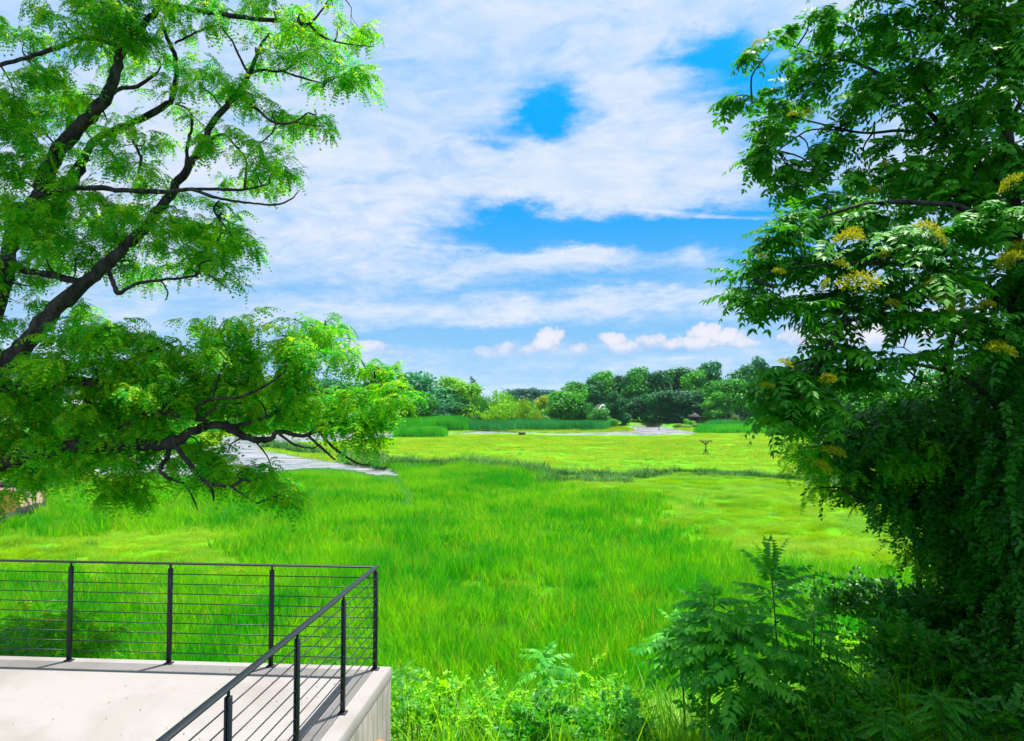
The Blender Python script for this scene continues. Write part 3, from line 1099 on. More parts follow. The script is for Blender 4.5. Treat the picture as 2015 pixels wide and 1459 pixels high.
    bed([(770, 861), (866, 861), (866, 856), (770, 856)], 'far_reed', 'small green reed clump standing on the near side of the far channel', 1500, 0.7)
    bed([(915, 846), (1050, 848), (1180, 846), (1180, 838), (915, 838)], 'far_reed_blue', 'blue green reed bed along the middle of the far bank', 4200, 0.95)
    bed([(1000, 849), (1180, 848), (1240, 845), (1225, 841), (1160, 843), (1000, 846)], 'hay_far', 'pale grass fringe at the edge of the far bank', 2600, 1.6)
    bed([(1375, 852), (1500, 853), (1660, 853), (2100, 853), (2100, 846), (1500, 846), (1385, 847)], 'far_reed', 'bright green reed strip below the lawn on the right of the far bank', 6000, 0.7)
    bed([(1400, 845), (1640, 845), (1640, 838), (1400, 838)], 'far_reed_blue', 'dull blue green reeds in front of the right hand woods', 2400, 0.7)
    bed([(100, 852), (420, 852), (790, 848), (790, 838), (100, 838)], 'far_reed', 'green reeds on the far side of the creek behind the leaning tree', 5000, 0.9)


build_marsh()

# ------------------------------------------------------------------ terrace and railing
ZT = CAMZ - 2.83
C0 = gr(738.5, 1317, ZT)          # foot of the corner post
BL = gr(137, 1300, ZT)
RN = gr(672, 1404, ZT)
ub = (BL - C0) / np.linalg.norm(BL - C0)
ur = (RN - C0) / np.linalg.norm(RN - C0)


def build_terrace():
    o_b, o_r = -ur, -ub
    E = C0 + o_b * 0.09 + o_r * 0.15
    A = E + ub * 12
    B = E + ur * 11
    D = A + ur * 11
    # slab as a bevelled prism with a visible side wall
    t = empty('terrace', (float(E[0]), float(E[1]), 0))
    T(t, 'pale concrete terrace with a dark steel railing at the lower left', 'terrace')
    off = np.array([E[0], E[1], 0])

    def prism(poly, z0, z1, bev):
        n = len(poly)
        poly = [np.array(p[:2]) - off[:2] for p in poly]
        cc = sum(poly) / n
        V, F = [], []
        for z, k in ((z0, 0), (z1 - bev, 0), (z1, bev)):
            for p in poly:
                q = p + (cc - p) / np.linalg.norm(cc - p) * k * 1.4
                V.append((q[0], q[1], z))
        for r in range(2):
            for i in range(n):
                j = (i + 1) % n
                F.append([r * n + i, r * n + j, (r + 1) * n + j, (r + 1) * n + i])
        F.append([2 * n + i for i in range(n)])
        mb = MB(); mb.add(V, F)
        return mb
    prism([E, A, D, B][::-1], ZT - 0.12, ZT, 0.012).build('floor_slab', M['slab'], t)
    # wall below, standing 6 mm back from the slab edge
    e2 = E - o_b * 0.002 - o_r * 0.002
    a2 = e2 + ub * 11.9; b2 = e2 + ur * 10.9; d2 = a2 + ur * 10.9
    w = prism([e2, a2, d2, b2][::-1], 3.2, ZT - 0.1205, 0.0005).build('retaining_wall', M['wallc'], t)
    # broken stone at the foot of the wall, lower right
    for k in range(16):
        mb = MB()
        px = 752 - k * 6 + rng.normal(0, 5)
        s = 0.05 + 0.05 * rng.random()
        q = E + ur * (0.55 + k * 0.055 + rng.random() * 0.06) + o_r * (0.02 + 0.05 * rng.random())
        z = ZT - 0.62 - 0.02 * k + rng.normal(0, 0.06)
        bm = []
        th = rng.random(8) * 0.35 + 0.75
        for zz, kk in ((-0.5, 0.6), (0.1, 1.0), (0.5, 0.55)):
            for i in range(7):
                a = i / 7 * 6.283
                bm.append((math.cos(a) * s * kk * th[i], math.sin(a) * s * kk * th[(i + 3) % 8], zz * s * 1.1))
        F = [list(range(7))[::-1], list(range(14, 21))]
        for r in range(2):
            for i in range(7):
                j = (i + 1) % 7
                F.append([r * 7 + i, r * 7 + j, r * 7 + 7 + j, r * 7 + 7 + i])
        mb.add(bm, F)
        so = mb.build('stone', M['stone'] if k % 3 == 0 else M['stone_dark'], t, loc=(q[0] - off[0], q[1] - off[1], z))
        so.rotation_euler = (rng.random(), rng.random(), rng.random() * 6)
    # railing
    rl = empty('railing', (float(C0[0]), float(C0[1]), ZT))
    T(rl, 'dark charcoal steel railing with horizontal bars round the concrete terrace corner', 'railing')
    Hh = 1.075
    sb, sr = 1.165, 1.13
    # distance of posts along the two sides, read from the photograph
    back = [0] + [float(np.linalg.norm(gr(p, q, ZT) - C0)) for p, q in ((536, 1311.5), (334, 1307), (137, 1300))]
    right = [float(np.linalg.norm(gr(672, 1404, ZT) - C0))]
    stepb = back[3] / 3
    back = [i * stepb for i in range(0, 9)]
    stepr = right[0]
    right = [i * stepr for i in range(1, 7)]
    lb, lr = back[-1] + 0.4, right[-1] + 0.4

    def frame(p, u, z0, z1, w, h, bev=0.002):
        pass
    for side, u, ds in (('b', ub, back), ('r', ur, right)):
        ang = math.atan2(u[1], u[0])
        for d in ds:
            mb = MB()
            p = u * d
            # a flat bar pair with a slot and a thin stub up to the rail
            mb.box((p[0], p[1], (Hh - 0.055) / 2), (0.042, 0.014, Hh - 0.055), rz=ang + (0 if side == 'r' else 0), bev=0.0015)
            n = np.array([-u[1], u[0], 0])
            q = p + n * 0.022
            mb.box((q[0], q[1], (Hh - 0.055) / 2), (0.042, 0.014, Hh - 0.055), rz=ang, bev=0.0015)
            c = p + n * 0.011
            mb.box((c[0], c[1], Hh - 0.035), (0.016, 0.016, 0.05))
            mb.box((c[0], c[1], 0.006), (0.085, 0.075, 0.012), rz=ang, bev=0.002)
            mb.build('post', M['metal'], rl)
    # top rails, mitred at the corner
    for u, L_ in ((ub, lb), (ur, lr)):
        n = np.array([-u[1], u[0], 0])
        o_ = -ur if u is ub else -ub        # outward
        hw, th = 0.030, 0.014
        other = ur if u is ub else ub
        P0 = np.zeros(3)
        a = -other * hw - u * hw
        b = other * hw + u * hw
        c = b + u * (L_ - hw); d = a + u * (L_ + hw)
        V = [np.array([q[0], q[1], z]) for z in (Hh - th, Hh) for q in (a, b, c, d)]
        mb = MB(); mb.add(V, [[3, 2, 1, 0], [4, 5, 6, 7], [0, 1, 5, 4], [1, 2, 6, 5], [2, 3, 7, 6], [3, 0, 4, 7]])
        o = mb.build('top_rail', M['metal'], rl)
        bv = o.modifiers.new('soft', 'BEVEL'); bv.width = 0.002; bv.segments = 1
    # horizontal bars, one object per bar and bay
    for u, ds, L_ in ((ub, back, lb), (ur, [0] + right, lr)):
        n = np.array([-u[1], u[0], 0]) * 0.011
        dd = ds + [L_]
        for i in range(len(dd) - 1):
            for k in range(9):
                z = Hh - 0.014 - 0.105 * (k + 1)
                p = u * (dd[i] + (0.02 if (i == 0) else 0.0)) + n; q = u * dd[i + 1] + n
                sag = rng.normal(0, 0.0008)
                mb = MB()
                mb.tube([(p[0], p[1], z), ((p[0] + q[0]) / 2, (p[1] + q[1]) / 2, z + sag), (q[0], q[1], z)], 0.0055, 6)
                mb.build('horizontal_bar', M['metal'], rl, smooth=True)
    # litter on the slab
    V, F, tt = [], [], []
    for i in range(150):
        p = C0 + ub * rng.random() * 5 * rng.random() + ur * (0.1 + rng.random() * 3.5)
        base = np.array([p[0], p[1], ZT + 0.006])
        leaflet(V, F, tt, base, np.array([rng.normal(), rng.normal(), 0.05]), np.array([0, 0, 1.0]) + rng.normal(0, .2, 3), 0.012 + 0.02 * rng.random() ** 2, 0.012, 0.3, 0.6)
    V = np.array(V); V[:, 2] = np.maximum(V[:, 2], ZT + 0.004)
    me = tris_mesh('leaf_litter', V, np.array(F), M['wood'], {'tint': tt})
    T(link(bpy.data.objects.new('leaf_litter', me)), 'small brown leaf scraps scattered on the concrete terrace', kind='stuff')


build_terrace()


# ------------------------------------------------------------------ trees traced in the photograph
def smooth_path(P, sub=5):
    P = np.asarray(P, float)
    n = len(P)
    out = []
    for i in range(n - 1):
        p0, p1, p2, p3 = P[max(0, i - 1)], P[i], P[i + 1], P[min(n - 1, i + 2)]
        for t in np.linspace(0, 1, sub, endpoint=False):
            out.append(0.5 * ((2 * p1) + (-p0 + p2) * t + (2 * p0 - 5 * p1 + 4 * p2 - p3) * t * t + (-p0 + 3 * p1 - 3 * p2 + p3) * t ** 3))
    out.append(P[-1])
    return np.array(out)


def limb(pts, parent, name='limb', mat=None, lump=0.12, wob_=0.012):
    """pts: (px, py, Y, width px)"""
    Q = np.array([np.append(at(p[0], p[1], p[2]), p[3] * p[2] / FPX / 2) for p in pts])
    S = smooth_path(Q, 5)
    S[1:-1, :3] += rng.normal(0, wob_, (len(S) - 2, 3)) * np.clip(S[1:-1, 3:4] * 14, 0.25, 1)
    S[:, 3] = np.maximum(S[:, 3], 0.004)
    org = np.array(parent.location)
    mb = MB()
    mb.tube(S[:, :3] - org, S[:, 3], 9 if Q[:, 3].max() > 0.05 else 6, lump=lump)
    mb.build(name, mat or M['bark'], parent, smooth=True)
    return S


def grow(parent, limbs, clusters, depth_r, per_px, pname, part, n_parts, size=1.0, spread=0.16, kspray=4, twigs=True,
         pitch=(-0.1, 0.35), scl=(0.8, 1.25), rest='foliage', seed=1, sub_area=900.0, outward=0.6):
    """clumps of leaves at the ends of twigs that spring from the nearest limb"""
    org = np.array(parent.location)
    LP = np.vstack([l[:, :3] for l in limbs])
    tw = MB()
    locs, rts, sc = [], [], []
    for (px, py, rx, ry, Y, dens) in clusters:
        c = at(px, py, Y)
        k = Y / FPX
        a, b = rx * k, ry * k
        dr = depth_r * (0.5 + 0.5 * min(1, (a + b) / 0.8))
        nsub = max(3, int(math.pi * rx * ry * per_px * dens / kspray))
        j = np.argmin(np.linalg.norm(LP - c, axis=1) + 0.15 * np.maximum(0, LP[:, 2] - c[2] + 0.1))
        root = LP[j]
        hub = c * 0.75 + root * 0.25
        if twigs:
            mid = (root + hub) / 2 + rng.normal(0, 0.06, 3) + np.array([0, 0, 0.05])
            tw.tube(smooth_path([root - org, mid - org, hub - org], 3), np.linspace(0.016, 0.008, 7), 4)
        for s in range(nsub):
            u = rng.normal(0, 1, 3); u /= np.linalg.norm(u)
            rr = rng.random() ** 0.45
            e = c + u * np.array([a, dr, b]) * rr
            if twigs and s < 26 and (s % 2 == 0):
                m = (hub + e) / 2 + rng.normal(0, 0.05, 3)
                tw.tube(smooth_path([hub - org, m - org, e - org], 2), np.linspace(0.007, 0.0025, 5), 3)
            for q in range(kspray):
                p = e + rng.normal(0, spread, 3) * np.array([1, 1, 0.55])
                o = (p - c); yaw = math.atan2(o[1], o[0]) * 1.0 + rng.normal(0, 1.1 - outward)
                if rng.random() > outward: yaw = rng.random() * 6.283
                locs.append(p); rts.append((rng.normal(0, 0.25), rng.uniform(*pitch), yaw)); sc.append(rng.uniform(*scl) * size)
    locs, rts, sc = np.array(locs), np.array(rts), np.array(sc)
    pieces(part, pname, locs, rts, sc, parent, n_parts, rest)
    if twigs:
        o = tw.build('twigs', M['bark'], parent, smooth=False)
        o['kind'] = 'stuff'
    return len(locs)


def build_left_tree():
    base = np.array([-11.5, 12.5, float(terr(-11.5, 12.5)) - 0.3])
    t = empty('locust_tree', tuple(base))
    T(t, 'tall leaning locust tree with dark limbs and feathery leaves at the left of the marsh', 'tree')
    D = 12.0
    fr = lambda Yv: (base[0], base[1])
    L = []
    # the trunk, outside the frame on the left
    top = at(-80, 760, D)
    P = np.array([[*base, 0.42], [base[0] + 0.3, base[1] - 0.1, base[2] + 1.5, 0.36], [*at(-140, 960, D), 0.34], [*top, 0.30], [*at(-30, 650, D), 0.2], [*at(6, 560, D), 0.13]])
    S = smooth_path(P, 5)
    mb = MB(); mb.tube(S[:, :3] - base, S[:, 3], 12, lump=0.1); mb.build('trunk', M['bark'], t, smooth=True)
    L.append(S)

    def lb(*pts, **k):
        L.append(limb(pts, t, **k)); return L[-1]
    lb((6, 560, D, 30), (15, 528, D, 30), (23, 471, D, 29), (41, 426, D, 30), (75, 392, D, 31), (90, 351, D, 30), (117, 294, D, 29), (158, 249, D, 27), (204, 196, D - .2, 24),
       (226, 151, D - .3, 20), (241, 94, D - .3, 17), (279, 53, D - .3, 14), (313, 8, D - .3, 12), (345, -60, D, 9), (380, -140, D, 5))
    lb((60, 405, D, 18), (110, 400, D + .2, 17), (147, 358, D + .3, 16), (170, 302, D + .4, 16), (189, 275, D + .5, 15), (226, 256, D + .5, 14), (264, 241, D + .5, 14), (328, 204, D + .5, 12),
       (345, 170, D + .4, 11), (345, 113, D + .3, 9), (332, 83, D + .2, 8), (317, 45, D, 6))
    lb((128, 385, D + .2, 9), (140, 340, D + .3, 8), (165, 300, D + .4, 8))
    lb((-70, 790, D, 46), (0, 728, D - .2, 42), (30, 700, D - .3, 38), (70, 655, D - .4, 34), (110, 608, D - .4, 32), (165, 560, D - .5, 27), (200, 528, D - .5, 25), (240, 490, D - .5, 22), (283, 453, D - .4, 20),
       (313, 415, D - .4, 18), (347, 362, D - .3, 17), (377, 321, D - .3, 15), (400, 283, D - .3, 14), (419, 241, D - .2, 13), (453, 200, D - .2, 12), (490, 147, D - .1, 9), (513, 90, D, 6), (530, 66, D, 3))
    lb((490, 147, D, 6), (515, 138, D, 6), (555, 140, D, 5), (585, 120, D, 4), (610, 98, D, 2))
    lb((555, 140, D, 4), (600, 155, D, 4), (638, 165, D, 2))
    lb((490, 147, D, 6), (470, 110, D, 5), (455, 78, D, 4), (430, 52, D, 3))
    lb((345, 85, D + .1, 5), (370, 72, D, 5), (400, 58, D, 5), (430, 48, D, 4), (445, 30, D, 3))
    lb((470, 190, D, 7), (505, 215, D - .2, 6), (540, 242, D - .3, 5), (580, 240, D - .3, 4), (607, 222, D - .3, 2))
    lb((580, 240, D - .3, 3), (600, 245, D - .3, 2), (640, 250, D - .3, 2))
    lb((367, 325, D, 8), (370, 280, D, 7), (378, 250, D, 6), (372, 218, D, 5), (345, 205, D + .2, 4))
    lb((405, 280, D, 6), (440, 265, D, 5), (465, 290, D, 4), (484, 312, D, 4), (484, 345, D, 5), (481, 370, D - .2, 5))
    lb((484, 312, D, 4), (510, 285, D, 3), (535, 262, D, 3), (543, 245, D, 2))
    lb((75, 385, D - .2, 12), (130, 373, D - .4, 11), (181, 370, D - .5, 10), (241, 375, D - .6, 10), (320, 377, D - .6, 9), (377, 373, D - .6, 7), (426, 373, D - .6, 6), (483, 373, D - .5, 5), (530, 362, D - .5, 2))
    lb((377, 373, D - .6, 7), (420, 388, D - .7, 6), (460, 396, D - .7, 5), (510, 402, D - .7, 4), (545, 403, D - .7, 4), (572, 393, D - .7, 3), (586, 378, D - .7, 2))
    lb((313, 8, D, 10), (370, 17, D, 11), (437, 28, D, 10), (505, 38, D, 9), (566, 41, D, 8), (607, 47, D, 6), (634, 19, D, 4), (652, -8, D, 3))
    lb((607, 47, D, 5), (640, 75, D, 4), (690, 88, D, 3), (736, 92, D, 1.5))
    lb((241, 94, D, 10), (174, 75, D, 9), (124, 90, D - .1, 10), (68, 109, D - .2, 9), (0, 128, D - .3, 8), (-60, 140, D - .3, 6))
    lb((174, 75, D, 5), (140, 62, D, 4), (125, 42, D, 3))
    lb((165, 560, D - .5, 15), (120, 545, D - .3, 14), (60, 535, D - .1, 14), (20, 522, D, 12))
    lb((210, 520, D - .5, 10), (222, 555, D - .6, 9), (233, 577, D - .7, 9), (265, 560, D - .8, 7), (316, 551, D - .8, 6), (384, 543, D - .8, 5), (393, 521, D - .8, 4), (416, 512, D - .8, 2))
    lb((316, 551, D - .8, 4), (330, 575, D - .8, 3), (325, 592, D - .8, 2))
    lb((410, 540, D - .8, 3), (428, 553, D - .8, 3), (447, 567, D - .8, 1.5))
    lb((205, 196, D, 10), (235, 175, D + .2, 8), (270, 170, D + .3, 8), (310, 143, D + .3, 6))
    lb((260, 275, D, 6), (277, 310, D, 6), (272, 342, D, 5))
    lb((430, 430, D - .4, 5), (420, 410, D - .4, 5), (432, 395, D - .4, 4))
    # the big low bough
    B = 11.0
    J = lb((-110, 960, D - .6, 66), (-10, 912, B, 44), (64, 893, B, 34), (120, 884, B, 28), (192, 880, B - .1, 25), (273, 876, B - .2, 23), (329, 874, B - .3, 22), (371, 852, B - .3, 19), (410, 838, B - .3, 16),
           (444, 838, B - .3, 17), (491, 863, B - .2, 14), (529, 865, B - .2, 12), (550, 850, B - .2, 9), (598, 858, B - .1, 8), (632, 841, B, 7), (683, 811, B, 6), (708, 773, B, 5), (738, 743, B, 2.5))
    lb((550, 855, B - .2, 6), (580, 875, B - .3, 5), (615, 882, B - .4, 3), (632, 872, B - .4, 2))
    lb((605, 858, B - .1, 6), (625, 875, B - .2, 6), (640, 888, B - .3, 5), (660, 906, B - .3, 3))
    lb((628, 850, B, 6), (655, 880, B - .1, 6), (682, 900, B - .2, 5), (706, 913, B - .2, 4), (728, 915, B - .2, 2))
    lb((650, 835, B, 5), (675, 850, B, 4), (690, 845, B, 3), (715, 862, B, 2))
    lb((341, 874, B - .3, 10), (324, 908, B - .5, 9), (316, 927, B - .6, 8), (337, 944, B - .6, 7), (363, 952, B - .6, 5), (380, 982, B - .6, 4), (390, 1006, B - .6, 1.5))
    lb((343, 874, B - .3, 11), (376, 918, B - .6, 9), (405, 948, B - .8, 8), (452, 957, B - .8, 7), (482, 944, B - .8, 5), (506, 965, B - .8, 2))
    lb((405, 948, B - .8, 5), (418, 968, B - .8, 5), (420, 986, B - .8, 3))
    lb((452, 957, B - .8, 5), (478, 973, B - .8, 4), (506, 991, B - .8, 1.5))
    lb((-60, 780, D - .4, 24), (20, 765, B, 20), (94, 756, B, 17), (171, 752, B - .1, 18), (239, 765, B - .2, 14), (299, 785, B - .3, 10), (350, 812, B - .3, 9), (405, 832, B - .3, 8))
    lb((235, 845, B, 12), (299, 812, B - .3, 12), (341, 816, B - .4, 10), (410, 830, B - .4, 9))
    lb((405, 832, B - .4, 8), (385, 805, B - .6, 6), (418, 786, B - .8, 6), (469, 782, B - .9, 5), (521, 760, B - 1, 5), (566, 728, B - 1, 2.5))
    lb((395, 828, B - .4, 7), (427, 801, B - .7, 6), (476, 794, B - .8, 3))
    lb((440, 838, B - .3, 9), (500, 830, B - .2, 8), (560, 800, B, 7), (600, 750, B + .2, 5), (625, 690, B + .3, 4), (640, 640, B + .4, 2))
    lb((240, 765, B, 9), (250, 720, B + .2, 7), (300, 690, B + .3, 5), (350, 670, B + .4, 3))
    lb((299, 785, B, 7), (400, 740, B + .3, 6), (455, 690, B + .4, 4), (475, 640, B + .4, 2))
    hi = [(45, 75, 45, 28), (140, 25, 50, 26), (200, 45, 55, 45), (250, 15, 55, 35), (185, 90, 35, 22), (240, 110, 40, 30), (300, 100, 40, 35), (60, 120, 60, 22), (35, 190, 50, 35), (105, 165, 55, 28), (150, 185, 40, 28),
          (45, 245, 60, 45), (120, 225, 45, 32), (25, 300, 45, 45), (100, 290, 35, 32), (30, 350, 45, 40), (20, 420, 60, 50), (90, 460, 70, 45), (150, 420, 60, 35), (210, 405, 55, 38), (150, 500, 60, 28), (230, 460, 60, 42),
          (300, 440, 50, 34), (360, 430, 55, 30), (410, 445, 55, 30), (460, 475, 45, 32), (485, 500, 25, 28), (420, 500, 55, 28), (350, 500, 55, 30), (290, 530, 55, 22), (400, 540, 45, 14), (60, 515, 55, 32), (25, 585, 35, 28),
          (250, 320, 55, 26), (290, 275, 30, 20), (300, 350, 45, 18), (225, 290, 30, 20), (210, 235, 35, 22), (275, 60, 35, 35), (400, 18, 60, 22), (470, 25, 55, 24), (540, 25, 55, 26), (600, 20, 45, 22), (660, 5, 45, 22),
          (665, 50, 40, 24), (705, 25, 25, 28), (600, 82, 30, 14), (650, 110, 40, 20), (690, 140, 28, 16), (645, 158, 28, 12), (712, 168, 12, 10), (560, 60, 35, 14), (605, 128, 28, 16), (625, 215, 34, 18), (560, 218, 30, 14),
          (505, 195, 22, 16), (540, 245, 30, 10), (480, 270, 32, 20), (465, 180, 16, 14), (440, 165, 18, 22), (350, 180, 32, 16), (380, 155, 22, 28), (398, 240, 24, 14), (430, 290, 18, 14), (500, 315, 36, 24), (548, 325, 24, 28),
          (540, 360, 28, 18), (470, 350, 28, 14), (440, 412, 24, 14), (520, 120, 16, 10), (60, 410, 40, 30), (130, 340, 24, 18), (330, 30, 30, 22), (250, 60, 40, 40), (150, 600, 20, 10), (30, 640, 30, 24), (70, 560, 40, 14)]
    lo = [(160, 660, 45, 34), (225, 662, 62, 34), (290, 682, 55, 36), (190, 720, 75, 36), (120, 722, 55, 28), (60, 720, 55, 26), (350, 705, 45, 36), (285, 740, 65, 36), (420, 660, 28, 22), (470, 650, 42, 28), (445, 700, 55, 36),
          (525, 685, 34, 24), (560, 668, 34, 30), (605, 645, 50, 20), (640, 632, 32, 18), (645, 670, 26, 30), (600, 695, 45, 36), (540, 730, 55, 36), (450, 760, 62, 36), (605, 760, 45, 36), (700, 695, 26, 12), (742, 722, 34, 20),
          (772, 735, 26, 26), (722, 770, 44, 32), (782, 788, 26, 32), (742, 822, 34, 32), (692, 832, 42, 22), (620, 810, 45, 28), (560, 812, 52, 22), (500, 820, 52, 22), (655, 785, 36, 26), (722, 872, 16, 20), (30, 770, 55, 42),
          (100, 800, 62, 42), (170, 800, 62, 36), (250, 812, 62, 34), (330, 825, 62, 30), (380, 772, 55, 36), (30, 860, 55, 50), (90, 880, 55, 42), (65, 930, 42, 32), (15, 960, 30, 20), (160, 865, 55, 28), (230, 872, 62, 24),
          (140, 915, 45, 16), (250, 900, 52, 22), (300, 918, 40, 22), (245, 948, 42, 24), (272, 965, 24, 12), (400, 882, 42, 22), (385, 910, 34, 18), (440, 900, 42, 22), (485, 920, 42, 22), (525, 940, 32, 18), (552, 960, 18, 18),
          (425, 940, 40, 10), (562, 974, 13, 8), (350, 850, 40, 20), (200, 760, 60, 30), (320, 770, 50, 28), (500, 770, 50, 30), (-60, 700, 60, 80), (-60, 880, 60, 80)]
    cl = [(a, b, c * .86, d * .9, D + rng.normal(0, 0.35), 1.0 if b > 380 or a < 280 else 0.85) for a, b, c, d in hi]
    cl += [(a, b, c * .88, d * .88, B + 0.1 + rng.normal(0, 0.5), 1.25) for a, b, c, d in lo]
    cl += [(300, -120, 300, 90, D, 0.5), (-150, 200, 120, 300, D, 0.4)]
    n = grow(t, L, cl, 0.8, 1 / 105.0, 'locust_spray', 'leaf_spray', 300, size=0.86, spread=0.09, kspray=5, pitch=(-0.6, 0.7))
    print('left tree sprays', n)


build_left_tree()


def place_seed(parent, spots, Yd):
    org = np.array(parent.location)
    for i, (px, py, r) in enumerate(spots):
        Y = Yd + rng.normal(-0.55, 0.12) + (1.7 if py < 400 and px < 1950 else 0)
        o = bpy.data.objects.new('seed_cluster', SEED[i % 3])
        o.location = at(px, py, Y) - org
        s = r * 1.0 * Y / FPX / 0.16
        o.scale = (s, s, s)
        o.rotation_euler = (rng.normal(0, .4), rng.normal(0, .4), rng.random() * 6)
        link(o, parent)


def build_right_tree():
    Y0 = 9.0
    bx = float(at(2010, 700, Y0)[0])
    base = np.array([bx, Y0, float(terr(bx, Y0)) - 0.2])
    t = empty('tree_of_heaven', tuple(base))
    T(t, 'tall broad leaved tree of heaven with yellow seed clusters at the right edge', 'tree')
    L = []
    P = np.array([[*base, 0.13], [*at(2008, 900, Y0), 0.11], [*at(1995, 420, Y0 + .2), 0.085], [*at(1985, 300, Y0 + .3), 0.075], [*at(1975, 180, Y0 + .4), 0.065], [*at(1962, 60, Y0 + .5), 0.05], [*at(1958, -80, Y0 + .5), 0.045], [*at(1950, -260, Y0 + .5), 0.03]])
    S = smooth_path(P, 5)
    mb = MB(); mb.tube(S[:, :3] - base, S[:, 3], 12, lump=0.06); mb.build('trunk', M['bark'], t, smooth=True); L.append(S)
    Rr = 10.5

    def lb(*pts, **k):
        L.append(limb(pts, t, **k)); return L[-1]
    lb((1990, 380, 9.3, 14), (1900, 300, 9.8, 13), (1866, 270, 10, 12), (1830, 225, 10.2, 10), (1760, 165, 10.4, 8), (1700, 130, 10.5, 7), (1620, 110, 10.6, 5), (1540, 85, 10.7, 3))
    lb((1870, 278, 10, 9), (1845, 205, 10, 7), (1810, 150, 10, 6), (1790, 60, 10, 4))
    lb((1900, 310, 9.8, 8), (1800, 260, 10, 6), (1700, 262, 10.2, 5), (1640, 250, 10.3, 4), (1560, 230, 10.4, 3), (1480, 200, 10.4, 2))
    lb((1700, 262, 10.2, 4), (1600, 255, 10.3, 3), (1540, 290, 10.3, 3), (1500, 320, 10.3, 2))
    lb((1995, 480, 9.1, 16), (1920, 420, 8.6, 13), (1830, 400, 8.4, 10), (1720, 400, 8.4, 8), (1640, 420, 8.4, 6), (1560, 450, 8.4, 4))
    lb((2000, 620, 9, 15), (1930, 560, 8.4, 12), (1840, 530, 8.1, 9), (1740, 520, 8, 7), (1640, 520, 8, 5), (1520, 535, 8, 3), (1470, 560, 8, 2))
    lb((2004, 760, 9, 15), (1940, 690, 8.4, 12), (1850, 640, 8.2, 9), (1760, 620, 8.1, 7), (1660, 640, 8.1, 5), (1620, 700, 8.1, 3))
    lb((2004, 860, 9, 14), (1920, 760, 8.6, 10), (1820, 720, 8.6, 7), (1700, 720, 8.7, 6), (1600, 740, 8.8, 4), (1520, 745, 8.8, 2))
    lb((1970, 120, 9.4, 9), (2010, 90, 9.4, 8), (2080, 40, 9.4, 5))
    lb((1985, 240, 9.3, 9), (2040, 150, 9.3, 8), (2100, 60, 9.4, 5))
    lb((1965, 120, 9.4, 7), (1900, 60, 9.6, 5), (1850, 10, 9.7, 3))
    up = [(1600, 15, 55, 22), (1680, 40, 60, 42), (1760, 60, 60, 44), (1850, 35, 55, 42), (1960, 60, 55, 48), (1512, 88, 46, 18), (1580, 115, 50, 22), (1650, 120, 50, 32), (1740, 150, 60, 34), (1470, 198, 40, 20), (1530, 205, 44, 24),
          (1600, 195, 42, 32), (1665, 215, 42, 36), (1492, 318, 22, 30), (1528, 285, 22, 20), (1568, 325, 14, 8), (1500, 262, 18, 18), (1640, 290, 44, 32), (1720, 290, 40, 28), (1600, 330, 30, 20), (1790, 225, 30, 26), (1860, 165, 40, 40),
          (1920, 130, 34, 50), (1990, 190, 34, 70), (1900, 230, 44, 34), (1700, 350, 44, 26), (1650, 372, 45, 24), (1620, 400, 36, 24), (1820, 345, 60, 40), (1930, 330, 55, 50), (1995, 340, 34, 55), (1840, 100, 40, 30), (1700, 180, 40, 30), (1590, 160, 34, 20), (1560, 370, 12, 8)]
    nr = [(1562, 440, 40, 28), (1622, 440, 50, 34), (1700, 432, 55, 42), (1505, 480, 34, 20), (1486, 530, 34, 24), (1555, 520, 52, 36), (1632, 515, 62, 42), (1720, 500, 60, 44), (1800, 470, 62, 42), (1880, 450, 55, 42), (1960, 430, 55, 45),
          (1475, 580, 28, 18), (1522, 595, 36, 18), (1600, 580, 44, 26), (1700, 580, 62, 36), (1790, 560, 60, 42), (1870, 540, 55, 42), (1960, 530, 55, 55), (1640, 655, 40, 34), (1622, 622, 30, 30), (1760, 625, 40, 22), (1650, 700, 44, 26),
          (1810, 640, 45, 26), (1880, 640, 50, 42), (1970, 650, 55, 55), (1625, 740, 42, 34), (1565, 750, 42, 28), (1522, 735, 26, 22), (1512, 790, 22, 26), (1562, 800, 42, 20), (1700, 750, 55, 30), (1770, 705, 36, 22), (1600, 790, 30, 24), (1530, 830, 14, 10)]
    cl = [(a, b, c * .85, d * .9, 10.3 + rng.normal(0, .3), 1.1) for a, b, c, d in up]
    cl += [(1800, 90, 50, 40, 9.7, .8), (1880, 90, 50, 40, 9.6, .8), (1850, 240, 44, 34, 9.6, .8), (1940, 230, 50, 60, 9.2, 1.1), (1970, 120, 50, 60, 9.1, 1.1), (1900, 330, 60, 50, 9.3, 1), (1780, 340, 60, 40, 9.6, 1), (1860, 400, 70, 40, 9.3, 1), (1960, 400, 60, 50, 9.0, 1), (1950, 30, 60, 40, 9.3, 1)]
    cl += [(2110, 100, 90, 160, 9.4, 1.0), (1750, -80, 160, 70, 10, .7), (1950, -120, 140, 100, 9.6, .8), (2120, 420, 90, 150, 9, 0.8)]  # unseen crown beyond the frame, added to shade the leaves below
    n1 = grow(t, L, cl, 0.8, 1 / 115.0, 'ailanthus_far', 'compound_leaf', 90, size=0.66, spread=0.05, kspray=8, pitch=(-0.3, 0.5), rest='foliage', outward=0.35)
    cl = [(a + 8, b, c * .82, d * .88, 8.3 + rng.normal(0, .25), 1.2) for a, b, c, d in nr] + [(2110, 680, 80, 160, 8.6, 0.8)]  # the last cluster is out of frame, added for its shade
    n2 = grow(t, L, cl, 0.6, 1 / 165.0, 'ailanthus_leaf', 'compound_leaf', 200, size=0.78, spread=0.05, kspray=8, pitch=(-0.35, 0.3), rest='foliage', outward=0.35)
    print('right tree leaves', n1, n2)
